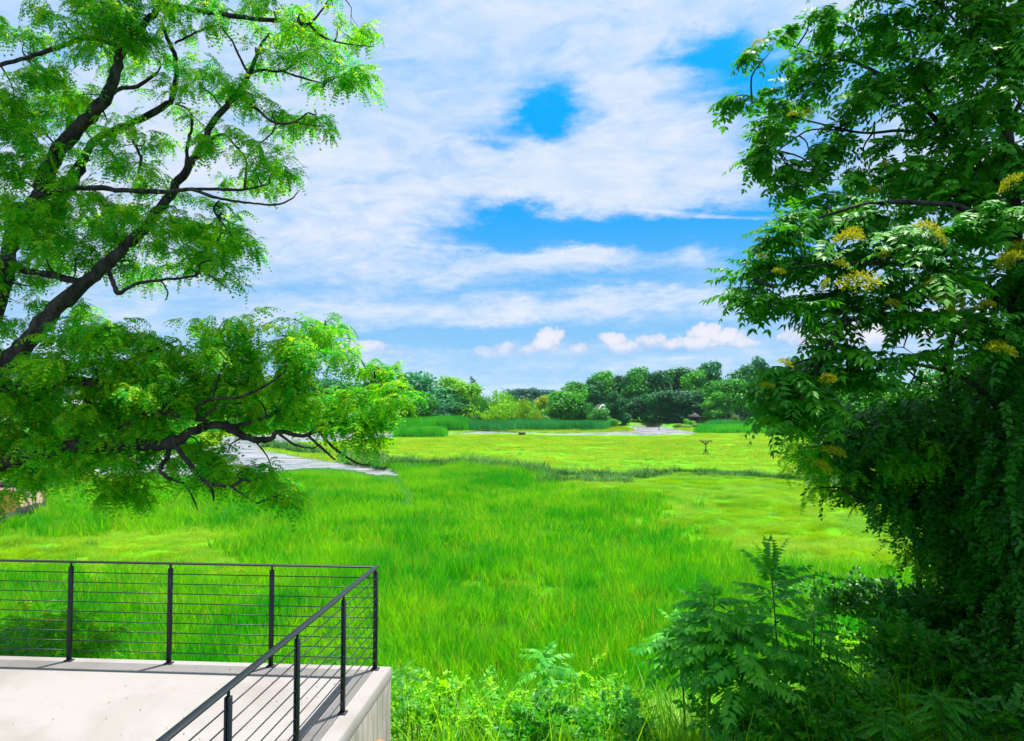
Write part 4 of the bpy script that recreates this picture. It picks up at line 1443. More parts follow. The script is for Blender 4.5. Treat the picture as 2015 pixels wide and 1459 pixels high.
    spots = [(1692, 556, 34), (1668, 470, 26), (1822, 452, 26), (1655, 520, 14), (2000, 500, 34), (1985, 510, 22), (1857, 600, 24), (1880, 590, 18), (1760, 600, 16), (1990, 360, 22), (1970, 690, 24), (1960, 680, 18), (1500, 505, 10), (1533, 535, 12),
             (1628, 745, 14), (1545, 715, 14), (1510, 760, 12), (1590, 225, 12), (1745, 325, 13), (1920, 35, 15), (1490, 85, 10),
             (1720, 375, 12), (1830, 560, 13), (1740, 500, 10), (1640, 890, 20), (1620, 920, 16), (1560, 225, 10), (1850, 470, 14), (1625, 560, 12), (1940, 600, 16), (1680, 455, 14)]
    place_seed(t, spots[:], 8.1)


build_right_tree()


def build_vine_mass():
    # the shaded trees and vines that fill the right side below the crown
    Y0 = 10.5
    bx = float(at(1900, 900, Y0)[0])
    base = np.array([bx, Y0, float(terr(bx, Y0)) - 0.3])
    t = empty('vine_covered_tree', tuple(base))
    T(t, 'dark tree smothered in vines below the tree of heaven on the right', 'tree')
    L = []

    def lb(*pts, **k):
        L.append(limb(pts, t, **k)); return L[-1]
    P = np.array([[*base, 0.16], [*at(1905, 1150, Y0), 0.13], [*at(1890, 950, Y0), 0.11], [*at(1860, 760, Y0), 0.07], [*at(1880, 640, Y0), 0.04]])
    S = smooth_path(P, 5)
    mb = MB(); mb.tube(S[:, :3] - base, S[:, 3], 10, lump=0.08); mb.build('trunk', M['bark'], t, smooth=True); L.append(S)
    lb((1890, 950, Y0, 14), (1800, 880, 10, 10), (1700, 860, 9.8, 7), (1600, 880, 9.6, 3))
    lb((1900, 1050, Y0, 12), (1800, 1000, 10, 9), (1700, 985, 9.8, 6), (1650, 960, 9.7, 4), (1600, 963, 9.7, 2))
    lb((1650, 962, 9.7, 3), (1635, 972, 9.7, 2.4), (1612, 990, 9.7, 1.2))
    lb((1700, 985, 9.8, 3), (1680, 1000, 9.8, 2.4), (1668, 1020, 9.8, 1.2))
    lb((1900, 900, Y0, 12), (1880, 780, 10.2, 9), (1840, 690, 10.1, 5))
    lb((1870, 780, 10.2, 5), (1800, 740, 10.2, 4), (1740, 690, 10.2, 2))
    cl = [(1655, 870, 42, 42), (1700, 820, 60, 40), (1720, 890, 70, 50), (1820, 870, 70, 50), (1920, 850, 80, 60), (1990, 800, 50, 80), (1700, 950, 50, 30), (1800, 955, 66, 40), (1880, 960, 85, 70), (1985, 960, 60, 90), (1850, 1030, 40, 36),
          (1900, 1060, 80, 70), (1990, 1090, 60, 80), (1880, 1115, 34, 36), (1945, 1170, 80, 70), (1860, 1200, 60, 40), (1970, 1280, 70, 80), (1800, 1005, 26, 14), (1900, 740, 60, 40), (1985, 720, 50, 50), (1750, 800, 60, 36), (1820, 800, 40, 30)]
    cc = [(a, b, c, d, 9.9 + rng.normal(0, .35), 1.3) for a, b, c, d in cl] + [(2120, 900, 90, 300, 9.8, 1.0), (2000, 720, 40, 80, 8.5, 1.2), (2000, 860, 40, 80, 8.4, 1.2), (2005, 1000, 40, 80, 8.4, 1.2), (2005, 1130, 40, 80, 8.4, 1.2), (1995, 560, 26, 60, 8.8, .8), (2100, 1250, 80, 150, 9.5, 1)]
    n = grow(t, L, cc, 0.9, 1 / 85.0, 'vine_twig', 'vine_twig', 300, size=0.9, spread=0.14, kspray=4, pitch=(0.0, 0.9))
    print('vine', n)
    # a locust bough reaching out of the shade
    t2 = empty('locust_sapling', tuple(np.array([*at(1815, 1000, 10.6)[:2], float(terr(*at(1815, 1000, 10.6)[:2]))])))
    T(t2, 'slender locust sapling with fine drooping leaves leaning from the vines over the marsh', 'tree')
    L2 = []
    b = np.array(t2.location)
    S = smooth_path(np.array([[*b, 0.05], [*at(1805, 1100, 10.5), 0.04], [*at(1770, 960, 10.3), 0.028], [*at(1650, 890, 10), 0.015], [*at(1570, 880, 9.8), 0.006]]), 5)
    mb = MB(); mb.tube(S[:, :3] - b, S[:, 3], 8, lump=0.08); mb.build('trunk', M['bark'], t2, smooth=True); L2.append(S)
    cc = [(1570, 885, 28, 30, 9.8, 1.3), (1600, 900, 36, 34, 9.9, 1.2), (1640, 930, 36, 30, 9.9, 1.0), (1700, 965, 40, 16, 10, .8), (1800, 1060, 16, 34, 10.2, .7), (1812, 1120, 16, 26, 10.2, .6), (1815, 990, 50, 30, 10, .8), (1850, 1040, 40, 40, 10, .7),
          (1840, 900, 70, 50, 9.4, .7), (1740, 900, 60, 40, 9.4, .8)]
    grow(t2, L2, cc, 0.5, 1 / 130.0, 'locust_spray', 'leaf_spray', 120, size=0.62, spread=0.1, kspray=4, pitch=(-0.1, 0.8))


build_vine_mass()


# ------------------------------------------------------------------ saplings and shrubs on the bank
def sapling(px_top, py_top, px_base, Y, n, L_, label, name='sapling', pn='young_leaf', py_low=None, spread=1.0, part='compound_leaf', thick=0.018, group=None, top_up=0.5):
    topp = at(px_top, py_top, Y)
    bx = float(at(px_base, 1400, Y)[0])
    base = np.array([bx, Y, float(terr(bx, Y)) - 0.05])
    t = empty(name, tuple(base))
    T(t, label, 'sapling', group)
    P = smooth_path([base * 0, (topp - base) * 0.5 + np.array([0.04, 0, 0.02]), topp - base], 6)
    mb = MB(); mb.tube(P, np.linspace(thick, thick * 0.35, len(P)), 7, lump=0.05); mb.build('stem', M['stem'], t, smooth=True)
    H = topp[2] - base[2]
    lowz = base[2] + 0.35 * H if py_low is None else at(px_base, py_low, Y)[2]
    locs, rts, sc = [], [], []
    n = int(n * 1.45)
    for i in range(n):
        q = i / (n - 1)
        z = lowz + (topp[2] - lowz) * q
        f = np.clip((z - base[2]) / H, 0, 1)
        j = f * (len(P) - 1); k = min(len(P) - 2, int(j)); p = P[k] * (1 - (j - k)) + P[k + 1] * (j - k) + base
        yaw = i * 2.4 + rng.normal(0, 0.25)
        pit = -(top_up * 1.6) * q ** 5 + rng.normal(0.05, 0.12)
        s = L_ / 0.62 * (0.75 + 0.35 * math.sin(math.pi * min(1, 0.15 + q * 0.75))) * (1 - 0.3 * q ** 6) * spread
        locs.append(p); rts.append((rng.normal(0, .15), pit, yaw)); sc.append(s)
    pieces(part, pn, np.array(locs), np.array(rts), np.array(sc), t, 300)
    return t


def shrub(px, py, rx, ry, Y, label, pn='shrub_twig', dens=1.0, name='shrub', size=1.0, cat='shrub', part='leafy_twig', nparts=60, group=None, py_base=None, pitch=(-1.1, 0.2), stemmat='stem'):
    c = at(px, py, Y)
    k = Y / FPX
    a, b = rx * k, ry * k
    bz = float(terr(c[0], Y)) - 0.05
    bz = min(bz, c[2] - b)
    base = np.array([c[0], Y, bz])
    t = empty(name, tuple(base))
    T(t, label, cat, group)
    n = int(math.pi * rx * ry / 110.0 * dens)
    mb = MB()
    locs, rts, sc = [], [], []
    for s in range(9):
        e = (c - base) + rng.normal(0, 0.5, 3) * np.array([a, a, b * 0.6])
        mb.tube(smooth_path([np.array([0.02 * rng.normal(), 0.02 * rng.normal(), 0]), e * 0.5 + rng.normal(0, 0.04, 3), e], 3), np.linspace(0.012, 0.005, 7), 5)
    lob = [np.zeros(3)] + [rng.normal(0, 0.42, 3) for _ in range(6)]
    for i in range(n):
        u = rng.normal(0, 1, 3); u /= np.linalg.norm(u)
        o = lob[i % 7]
        d = (o * 0.75 + u * (0.62 if i % 7 else 0.8) * rng.random() ** 0.35)
        p = c + d * np.array([a, min(a, 0.9), b])
        p[2] = max(p[2], bz + 0.1)
        yaw = math.atan2(d[1], d[0]) + rng.normal(0, 0.9)
        locs.append(p); rts.append((rng.normal(0, .4), rng.uniform(*pitch), yaw)); sc.append(size * rng.uniform(0.75, 1.3))
    pieces(part, pn, np.array(locs), np.array(rts), np.array(sc), t, nparts)
    mb.build('stems', M[stemmat], t, smooth=True)['kind'] = 'stuff'
    return t


def build_bank():
    G = 'ailanthus saplings on the bank'
    sapling(1518, 1120, 1532, 9.2, 34, 0.62, 'tallest sapling on the bank with an upright crest of long feathered leaves', group=G, py_low=1420, top_up=0.9)
    sapling(1405, 1178, 1372, 9.0, 26, 0.60, 'pale leaved sapling left of the tallest one with sunlit drooping leaflets', group=G, py_low=1330)
    sapling(1335, 1240, 1345, 9.4, 16, 0.55, 'lower left sapling of the thicket whose leaf tips reach over the open reeds', group=G, py_low=1310)
    sapling(1455, 1230, 1452, 8.6, 26, 0.62, 'dark sapling in the middle of the thicket in front of the tallest one', group=G, py_low=1430)
    sapling(1600, 1215, 1590, 9.4, 22, 0.58, 'shaded sapling right of the tallest one beside the dark hedge of vines', group=G, py_low=1380)
    sapling(1072, 1285, 1040, 10.0, 10, 0.40, 'small lone sapling with a single rosette of leaves in front of the reeds', group=G, py_low=1345, thick=0.013)
    sapling(1850, 1370, 1850, 7.4, 22, 0.42, 'low dark fern leaved sapling at the bottom right corner', pn='fern_leaf', py_low=1440, top_up=0.1)
    sapling(1740, 1420, 1740, 7.6, 16, 0.40, 'second fern leaved sapling just left of the corner one', pn='fern_leaf', py_low=1450, top_up=0.1)
    S = [(820, 1425, 60, 50, 9.2, 'bright green bush against the foot of the terrace wall', 'shrub_twig', 1.0),
         (905, 1405, 62, 60, 9.6, 'bright bush second from the wall with a dark hollow on its left', 'shrub_twig', 1.0),
         (985, 1420, 55, 50, 9.2, 'leafy yellow green bush left of the small sapling stem', 'shrub_twig', 1.0),
         (1130, 1425, 62, 45, 9.2, 'yellow green bush right of the small sapling stem', 'shrub_twig', 1.0),
         (1215, 1400, 70, 50, 9.6, 'wide yellow green bush at the bottom beside pale grass blades', 'shrub_twig', 1.0),
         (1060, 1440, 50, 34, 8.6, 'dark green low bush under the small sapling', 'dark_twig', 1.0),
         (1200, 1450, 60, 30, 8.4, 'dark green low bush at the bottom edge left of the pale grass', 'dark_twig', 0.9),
         (1150, 1350, 60, 26, 10.8, 'loose yellow green bush behind the small sapling', 'shrub_twig', 0.7),
         (860, 1350, 70, 24, 10.6, 'thin yellow green bush among reeds above the wall end', 'shrub_twig', 0.5),
         (1620, 1320, 80, 50, 12.5, 'sunlit yellow green bush seen under the vine hedge', 'shrub_twig', 0.8),
         (1690, 1275, 60, 36, 12.5, 'small sunlit bush in the gap behind the vine hedge', 'shrub_twig', 0.7),
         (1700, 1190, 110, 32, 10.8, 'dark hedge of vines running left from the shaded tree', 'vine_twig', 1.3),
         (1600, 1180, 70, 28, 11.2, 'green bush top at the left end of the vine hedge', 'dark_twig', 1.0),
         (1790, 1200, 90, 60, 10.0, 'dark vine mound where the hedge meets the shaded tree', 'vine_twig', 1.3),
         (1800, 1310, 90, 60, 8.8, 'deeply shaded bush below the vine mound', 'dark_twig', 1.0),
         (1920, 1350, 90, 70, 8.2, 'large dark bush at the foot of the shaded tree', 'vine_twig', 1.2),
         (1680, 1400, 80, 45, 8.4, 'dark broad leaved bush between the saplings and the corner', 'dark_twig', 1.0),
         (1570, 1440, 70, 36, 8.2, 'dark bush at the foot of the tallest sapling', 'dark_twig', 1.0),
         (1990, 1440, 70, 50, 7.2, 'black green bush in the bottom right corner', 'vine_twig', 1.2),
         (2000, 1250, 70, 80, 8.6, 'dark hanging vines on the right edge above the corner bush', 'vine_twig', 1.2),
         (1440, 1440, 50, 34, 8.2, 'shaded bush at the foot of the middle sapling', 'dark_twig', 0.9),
         ]
    for px, py, rx, ry, Y, lab, pn, dn in S:
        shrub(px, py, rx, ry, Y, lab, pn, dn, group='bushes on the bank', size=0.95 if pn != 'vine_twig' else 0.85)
    # behind the railing, left
    shrub(70, 1245, 90, 50, 11.0, 'feathery locust bush behind the left end of the railing', 'locust_spray', 1.0, part='leaf_spray', size=0.75, pitch=(-0.6, 0.3))
    shrub(175, 1262, 45, 36, 11.0, 'smaller feathery locust bush between the two left railing posts', 'locust_spray', 0.9, part='leaf_spray', size=0.75, pitch=(-0.6, 0.3))
    shrub(30, 1290, 60, 20, 9.6, 'low dark bush at the terrace edge by the left frame side', 'dark_twig', 0.9)
    sapling(790, 1318, 785, 9.0, 12, 0.34, 'small fern leaved plant by the end corner of the terrace wall', pn='fern_leaf', py_low=1345, name='fern', part='frond', thick=0.008)
    sapling(800, 1372, 795, 8.8, 10, 0.30, 'lower fern leaved plant against the end of the terrace wall', pn='fern_leaf', py_low=1390, name='fern', part='frond', thick=0.008)
    sapling(660, 1290, 655, 9.4, 12, 0.34, 'ferny plant seen through the last railing bay', pn='fern_leaf', py_low=1310, name='fern', part='frond', thick=0.008)
    # yellow-green willow scrub by the black fence
    for i, (px, py, rx, ry, lab) in enumerate([(150, 940, 36, 26, 'yellow green scrub bush beyond the black fence, right of the leaf curtain'), (75, 945, 36, 22, 'green scrub bush right behind the curve of the black fence'),
                                               (215, 945, 30, 16, 'low yellow scrub bush at the right end of the scrub'), (20, 940, 34, 18, 'green scrub bush at the left frame edge behind the fence')]):
        Y = 78.0
        c = at(px, py, Y); k = Y / FPX
        mound('shrub', c, rx * k, ry * k, 'bright' if i % 2 else 'yellow', lab, 'shrub', 'scrub behind the black fence')
    # loose grass on the bank
    n = 2600
    x = rng.uniform(-1.0, 8, n); y = rng.uniform(8, 14.5, n)
    keep = ~((x < -1.0) & (y < 8.6))
    x, y = x[keep], y[keep]; z = terr(x, y)
    stuff('bank_grass', 'green_tuft', np.column_stack([x, y, z - 0.03]), rots(len(x), 0.12), 0.6 + 0.7 * rng.random(len(x)), label='long green grass growing between the bushes on the bank')
    n = 420
    px = rng.choice([1290, 1330, 1260, 1640, 1600, 1400, 1230, 950, 820], n) + rng.normal(0, 34, n)
    Yy = rng.uniform(8.6, 11.5, n)
    x = (px - PW / 2) / FPX * Yy
    z = terr(x, Yy)
    stuff('bank_grass', 'pale_tuft', np.column_stack([x, Yy, z]), rots(n, 0.15), 0.8 + 0.6 * rng.random(n), label='pale arching grass blades at the foot of the saplings')
    # left side behind the terrace
    n = 1500
    x = rng.uniform(-13, -1.2, n); y = rng.uniform(9.0, 15, n); z = terr(x, y)
    stuff('bank_grass', 'green_tuft', np.column_stack([x, y, z - 0.03]), rots(n, 0.12), 0.6 + 0.6 * rng.random(n), label='green grass on the bank just behind the terrace railing')


# ------------------------------------------------------------------ far trees
CROWN = {}


def clump_faces(centres, radii, n, size, droop=0.0, seedv=0):
    """leaf-clump faces spread over and inside lobes"""
    V, F, tt = [], [], []
    tot = sum(r[0] * r[2] for r in radii)
    for c, r in zip(centres, radii):
        m = max(8, int(n * r[0] * r[2] / tot))
        u = rng.normal(0, 1, (m, 3)); u /= np.linalg.norm(u, axis=1)[:, None]
        rad = 0.55 + 0.62 * rng.random(m) ** 0.8
        P = c + u * np.array(r) * rad[:, None]
        P[:, 2] -= droop * rng.random(m) * r[2]
        lt = rng.random()
        for i in range(m):
            nr = u[i] * 0.8 + rng.normal(0, 0.55, 3) + np.array([0, 0, 0.35])
            nr /= np.linalg.norm(nr)
            a = np.cross(nr, rng.normal(0, 1, 3)); a /= np.linalg.norm(a) + 1e-9
            b = np.cross(nr, a)
            s = size * (0.55 + 0.9 * rng.random())
            e = s * (0.45 + 0.4 * rng.random())
            if droop: a, b = np.array([0, 0, -1.0]) + rng.normal(0, .25, 3), b; s *= 1.2; e *= 0.6
            k = len(V)
            p = P[i]
            V += [p + a * s * 0.5, p + b * e * 0.5, p - a * s * 0.45 + nr * s * 0.12, p - b * e * 0.55]
            F += [[k, k + 1, k + 2], [k, k + 2, k + 3]]
            t = min(1, max(0, 0.6 * lt + 0.5 * rng.random()))
            tt += [t] * 4
    return np.array(V), np.array(F), np.array(tt)


def crown_mesh(kind, var):
    """unit crown: about 1 wide, 1 tall, bottom at z = 0"""
    key = (kind, var)
    if key in CROWN: return CROWN[key]
    C, Rr = [], []
    if kind == 'round':
        for i in range(30):
            z = 0.06 + 0.78 * rng.random()
            w = 0.36 * math.sin(math.pi * min(0.97, max(.1, z * 0.72 + 0.24)))
            a = rng.random() * 6.283
            q = rng.random() ** 0.5
            C.append(np.array([math.cos(a) * w * q, math.sin(a) * w * q, z])); s = 0.13 + 0.09 * rng.random(); Rr.append((s, s, s * 0.75))
        n, sz, dr = 5600, 0.056, 0
    elif kind == 'tall':
        for i in range(32):
            z = 0.05 + 0.85 * rng.random()
            w = 0.34 * math.sin(math.pi * min(0.96, max(.15, z * 0.72 + 0.24)))
            a = rng.random() * 6.283
            q = rng.random() ** 0.5
            C.append(np.array([math.cos(a) * w * q, math.sin(a) * w * q, z])); s = 0.13 + 0.08 * rng.random(); Rr.append((s, s, s * 0.65))
        n, sz, dr = 5600, 0.052, 0
    elif kind == 'cone':
        for i in range(16):
            z = 0.08 + 0.84 * i / 15
            w = 0.34 * (1 - z) ** 0.8 + 0.02
            a = i * 2.4
            C.append(np.array([math.cos(a) * w * .6, math.sin(a) * w * .6, z])); s = 0.05 + 0.14 * (1 - z); Rr.append((s, s, s * 0.7))
        n, sz, dr = 2200, 0.04, 0
    elif kind == 'willow':
        for i in range(18):
            a = rng.random() * 6.283
            q = rng.random() ** 0.5
            z = 0.80 - 0.38 * q * q + rng.normal(0, 0.05)
            C.append(np.array([math.cos(a) * .4 * q, math.sin(a) * .4 * q, z - 0.15])); Rr.append((0.12, 0.12, 0.24))
        n, sz, dr = 6500, 0.045, 0.8
    V, F, tt = clump_faces(C, Rr, n, sz, dr)
    V[:, 2] = np.maximum(V[:, 2], 0.0)
    V[:, 2] /= V[:, 2].max()
    # a few boughs inside
    me = tris_mesh('crown', V, F, None, {'tint': tt})
    CROWN[key] = me
    return me


CR_MAT = {}


def crown_obj(kind, var, colour, parent, loc, scale, rz):
    key = (kind, var, colour)
    if key not in CR_MAT:
        me = crown_mesh(kind, var).copy()
        me.materials.append(TREE[colour])
        CR_MAT[key] = me
    o = bpy.data.objects.new('crown', CR_MAT[key])
    o.location = loc; o.scale = scale; o.rotation_euler = (0, 0, rz)
    return link(o, parent)


def tree_far(px, top, w, Y, colour, kind, label, base_frac=0.22, group='trees on the far bank'):
    x = float(at(px, 800, Y)[0])
    z0 = float(terr(x, Y)) - 0.1
    zt = float(at(px, top, Y)[2])
    H = zt - z0
    Wd = w * Y / FPX
    t = empty('tree', (x, Y, z0))
    T(t, label, 'tree', group)
    mb = MB()
    r = 0.018 * H
    mb.tube([(0, 0, 0), (0.1, 0, H * 0.3), (rng.normal(0, .3), 0, H * 0.6), (rng.normal(0, .4), 0, H * 0.82)], [r, r * .8, r * .5, r * .15], 7)
    for i in range(6):
        a = rng.random() * 6.283; z = H * (0.3 + 0.4 * rng.random())
        e = Wd * 0.3
        mb.tube([(0, 0, z), (math.cos(a) * e * .5, math.sin(a) * e * .5, z + H * .09), (math.cos(a) * e, math.sin(a) * e, z + H * .14)], [r * .4, r * .25, r * .08], 5)
    mb.build('trunk', M['bark_far'], t, smooth=True)
    cb = H * min(base_frac, 0.12) - 0.3
    crown_obj(kind, rng.integers(0, 4), colour, t, (0, 0, cb), (Wd * 1.3, Wd * 1.3, H - cb), rng.random() * 6.283)
    return t


def mound(name, c, a, b, colour, label, cat, group):
    z0 = float(terr(c[0], c[1]))
    t = empty(name, (c[0], c[1], z0))
    T(t, label, cat, group)
    crown_obj('round', rng.integers(0, 4), colour, t, (0, 0, -0.1), (a * 2.3, a * 2.3, max(0.5, c[2] + b - z0)), rng.random() * 6)
    mb = MB()
    for i in range(3):
        mb.tube([(0, 0, 0), (rng.normal(0, a * .3), rng.normal(0, a * .3), (c[2] + b - z0) * 0.6)], [0.06, 0.02], 5)
    o = mb.build('stems', M['bark_far'], t); o['kind'] = 'stuff'
    return t


build_bank()


def build_far_trees():
    L = [
        # px, top, width, Y, colour, kind, base_frac, label
        (838, 728, 120, 275, 'teal', 'round', .08, 'dark blue green tree at the left end of the open treeline'),
        (815, 775, 60, 262, 'mid', 'round', .05, 'mid green tree at the tip of the leaning locust bough'),
        (888, 738, 70, 280, 'bright', 'tall', .12, 'pale green feathery tree right of the dark blue green one'),
        (918, 752, 66, 278, 'bright', 'round', .1, 'yellow green tree in front of the small pointed one'),
        (930, 740, 52, 300, 'dark', 'cone', .12, 'small pointed dark tree above the yellow green one'),
        (868, 790, 60, 258, 'teal', 'round', .03, 'silvery grey green tree low at the left of the white house'),
        (838, 780, 56, 256, 'mid', 'round', .03, 'small bright topped tree beside the left reed bed'),
        (905, 790, 60, 262, 'dark', 'round', .03, 'dark tree shading the white house behind the reeds'),
        (985, 762, 140, 262, 'bright', 'willow', .0, 'broad yellow green weeping tree with hanging branches'),
        (1035, 778, 50, 262, 'yellow', 'willow', .0, 'right shoulder tree of the weeping pair, hanging yellow green'),
        (950, 775, 60, 266, 'mid', 'willow', .0, 'left shoulder tree of the weeping group'),
        (1068, 776, 36, 285, 'yellow', 'tall', .1, 'slim yellow tree between the weeping tree and the round one'),
        (1112, 768, 84, 270, 'mid', 'round', .04, 'round green tree with low spreading crown left of the white gable'),
        (1062, 762, 60, 480, 'distant', 'round', .05, 'distant haze blue tree in the dip of the treeline, left one'),
        (1095, 766, 50, 500, 'distant', 'round', .05, 'distant haze blue tree in the dip of the treeline, right one'),
        (1020, 764, 60, 460, 'distant', 'round', .05, 'distant haze blue tree peeping over the weeping tree'),
        (1132, 748, 56, 300, 'mid', 'tall', .15, 'light green tall tree at the left end of the high wood'),
        (1168, 740, 60, 310, 'dark', 'tall', .3, 'dark tree behind the white gable at its left'),
        (1196, 728, 74, 318, 'mid', 'tall', .35, 'tall tree rising above the white gable'),
        (1232, 736, 66, 312, 'dark', 'tall', .2, 'dark tree right of the white gable'),
        (1262, 720, 72, 305, 'mid', 'tall', .2, 'green topped tree left of the middle of the high wood'),
        (1300, 728, 70, 300, 'dark', 'tall', .12, 'dark tree in the middle of the high wood'),
        (1335, 720, 84, 308, 'dark', 'tall', .12, 'broad dark tree over the end of the channel'),
        (1366, 726, 60, 296, 'mid', 'tall', .1, 'green tree left of the highest one'),
        (1394, 708, 76, 302, 'teal', 'tall', .15, 'highest tree of the far wood with an open top'),
        (1432, 744, 84, 282, 'mid', 'round', .22, 'rounded green tree standing over the lawn'),
        (1470, 714, 66, 300, 'dark', 'tall', .2, 'dark tree right of the notch in the wood'),
        (1408, 770, 50, 276, 'mid', 'tall', .3, 'small tree with a bare trunk at the left of the lawn'),
        (1495, 700, 50, 310, 'teal', 'tall', .2, 'thin topped tree left of the seed cluster branch'),
        (1525, 735, 70, 290, 'teal', 'round', .1, 'blue green tree behind the lowest seed cluster branch'),
        (1570, 700, 70, 300, 'dark', 'tall', .1, 'dark tree half hidden by the tree of heaven, left one'),
        (1610, 720, 70, 290, 'dark', 'tall', .1, 'dark tree half hidden by the tree of heaven, middle one'),
        (1665, 735, 80, 280, 'dark', 'round', .05, 'dark tree half hidden by the tree of heaven, right one'),
        (1290, 770, 60, 285, 'dark', 'round', .03, 'low black green tree by the channel mouth, left one'),
        (1325, 765, 70, 282, 'dark', 'round', .03, 'low black green tree by the channel mouth, middle one'),
        (1362, 770, 60, 284, 'dark', 'round', .03, 'low black green tree by the channel mouth, right one'),
        (1255, 780, 50, 288, 'dark', 'round', .2, 'low shaded tree right of the white gable'),
        (1500, 780, 56, 276, 'dark', 'round', .03, 'low dark tree right of the white porch'),
        (1560, 790, 70, 270, 'mid', 'round', .0, 'low green tree under the seed cluster branch'),
        (1150, 770, 60, 320, 'dark', 'round', .0, 'dark tree filling behind the round green one'),
        (1215, 775, 70, 322, 'dark', 'round', .0, 'dark tree close behind the white gable'),
        (1060, 790, 70, 300, 'dark', 'round', .0, 'dark low tree behind the slim yellow one'),
        (1400, 780, 70, 312, 'dark', 'round', .0, 'dark tree filling behind the gazebo'),
        (1460, 775, 70, 315, 'dark', 'round', .0, 'dark tree filling behind the porch house'),
        (1010, 790, 90, 300, 'dark', 'round', .0, 'dark tree filling behind the weeping tree'),
        (950, 795, 80, 300, 'dark', 'round', .0, 'dark tree filling behind the small white house'),
        (870, 780, 80, 300, 'dark', 'round', .0, 'dark tree filling behind the silvery one'),
        (1214, 768, 46, 268, 'dark', 'tall', .1, 'slim dark tree just right of the white gable, in front of it'),
        (1150, 790, 34, 266, 'mid', 'round', .0, 'small green tree just left of the white gable, in front of it'),
        # seen through the right tree
        (1720, 730, 110, 150, 'mid', 'round', .05, 'green tree glimpsed through the shaded leaves, left one'),
        (1790, 745, 90, 90, 'bright', 'round', .05, 'sunlit yellow green tree seen through the shaded leaves'),
        (1860, 715, 110, 95, 'mid', 'round', .05, 'sunlit tree behind the vines, middle one'),
        (1940, 740, 110, 85, 'bright', 'round', .05, 'sunlit tree behind the vines, right one'),
        (1830, 760, 120, 180, 'dark', 'tall', .05, 'dark tree deep behind the vines'),
        # behind the left tree
        (760, 742, 80, 280, 'dark', 'round', .05, 'dark tree behind the tip of the leaning bough'),
        (700, 748, 90, 285, 'dark', 'round', .05, 'dark tree just left of the bough tip'),
        (640, 742, 90, 280, 'teal', 'tall', .1, 'blue green tree behind the locust bough'),
        (575, 750, 90, 285, 'dark', 'round', .05, 'dark tree behind the middle of the locust bough'),
        (510, 742, 90, 275, 'mid', 'tall', .05, 'green tree behind the middle of the locust bough'),
        (440, 738, 100, 280, 'dark', 'round', .05, 'dark tree behind the inner bough'),
        (360, 745, 100, 275, 'mid', 'round', .05, 'green tree behind the inner bough'),
        (280, 735, 100, 280, 'dark', 'tall', .05, 'dark tree behind the dense locust leaves'),
        (200, 742, 100, 275, 'mid', 'round', .05, 'green tree behind the dense locust leaves'),
        (110, 730, 110, 270, 'dark', 'round', .05, 'dark tree near the left frame side'),
        (20, 740, 110, 270, 'mid', 'round', .05, 'green tree at the left frame side'),
        (330, 800, 90, 245, 'bright', 'round', .0, 'low bright tree over the creek head'),
        (220, 805, 80, 245, 'mid', 'round', .0, 'low green tree over the creek head'),
        (650, 800, 70, 258, 'bright', 'round', .0, 'low bright tree under the bough near the creek'),
        (740, 800, 70, 256, 'bright', 'round', .0, 'low bright tree at the left end of the far reeds'),
    ]
    for px, top, w, Y, col_, kind, bf, lab in L:
        tree_far(px, top, w, Y, col_, kind, lab, bf)
    G = 'rounded shrubs on the far bank'
    for (px, py, rx, ry, Y, col_, lab) in [
        (1076, 822, 9, 5, 258, 'pale', 'small pale round shrub under the yellow tree'),
        (1178, 817, 26, 16, 262, 'mid', 'wide green shrub below the white gable'),
        (1353, 829, 9, 6, 258, 'bright', 'round clipped shrub left of the gazebo'),
        (1362, 833, 10, 6, 254, 'bright', 'round clipped shrub in front of the gazebo'),
        (1334, 838, 12, 5, 248, 'pale', 'pale leafy shrub at the channel edge, left one'),
        (1350, 840, 12, 5, 246, 'pale', 'pale leafy shrub at the channel edge, right one'),
        (1375, 838, 9, 4, 250, 'mid', 'dark low shrub right of the clipped pair'),
        (1390, 833, 6, 3, 256, 'mid', 'tiny shrub at the left of the lawn'),
        (1448, 820, 7, 5, 268, 'yellow', 'yellow shrub in front of the white porch'),
        (1476, 826, 12, 6, 262, 'mid', 'green shrub right of the white porch'),
        (1205, 830, 14, 6, 255, 'mid', 'low shrub at the right end of the middle reeds'),
        (1230, 822, 8, 5, 268, 'mid', 'small shrub on the strip of lawn right of the gable'),
    ]:
        c = at(px, py, Y); k = Y / FPX
        mound('shrub', c, rx * k, ry * k, col_, lab, 'shrub', G)


build_far_trees()


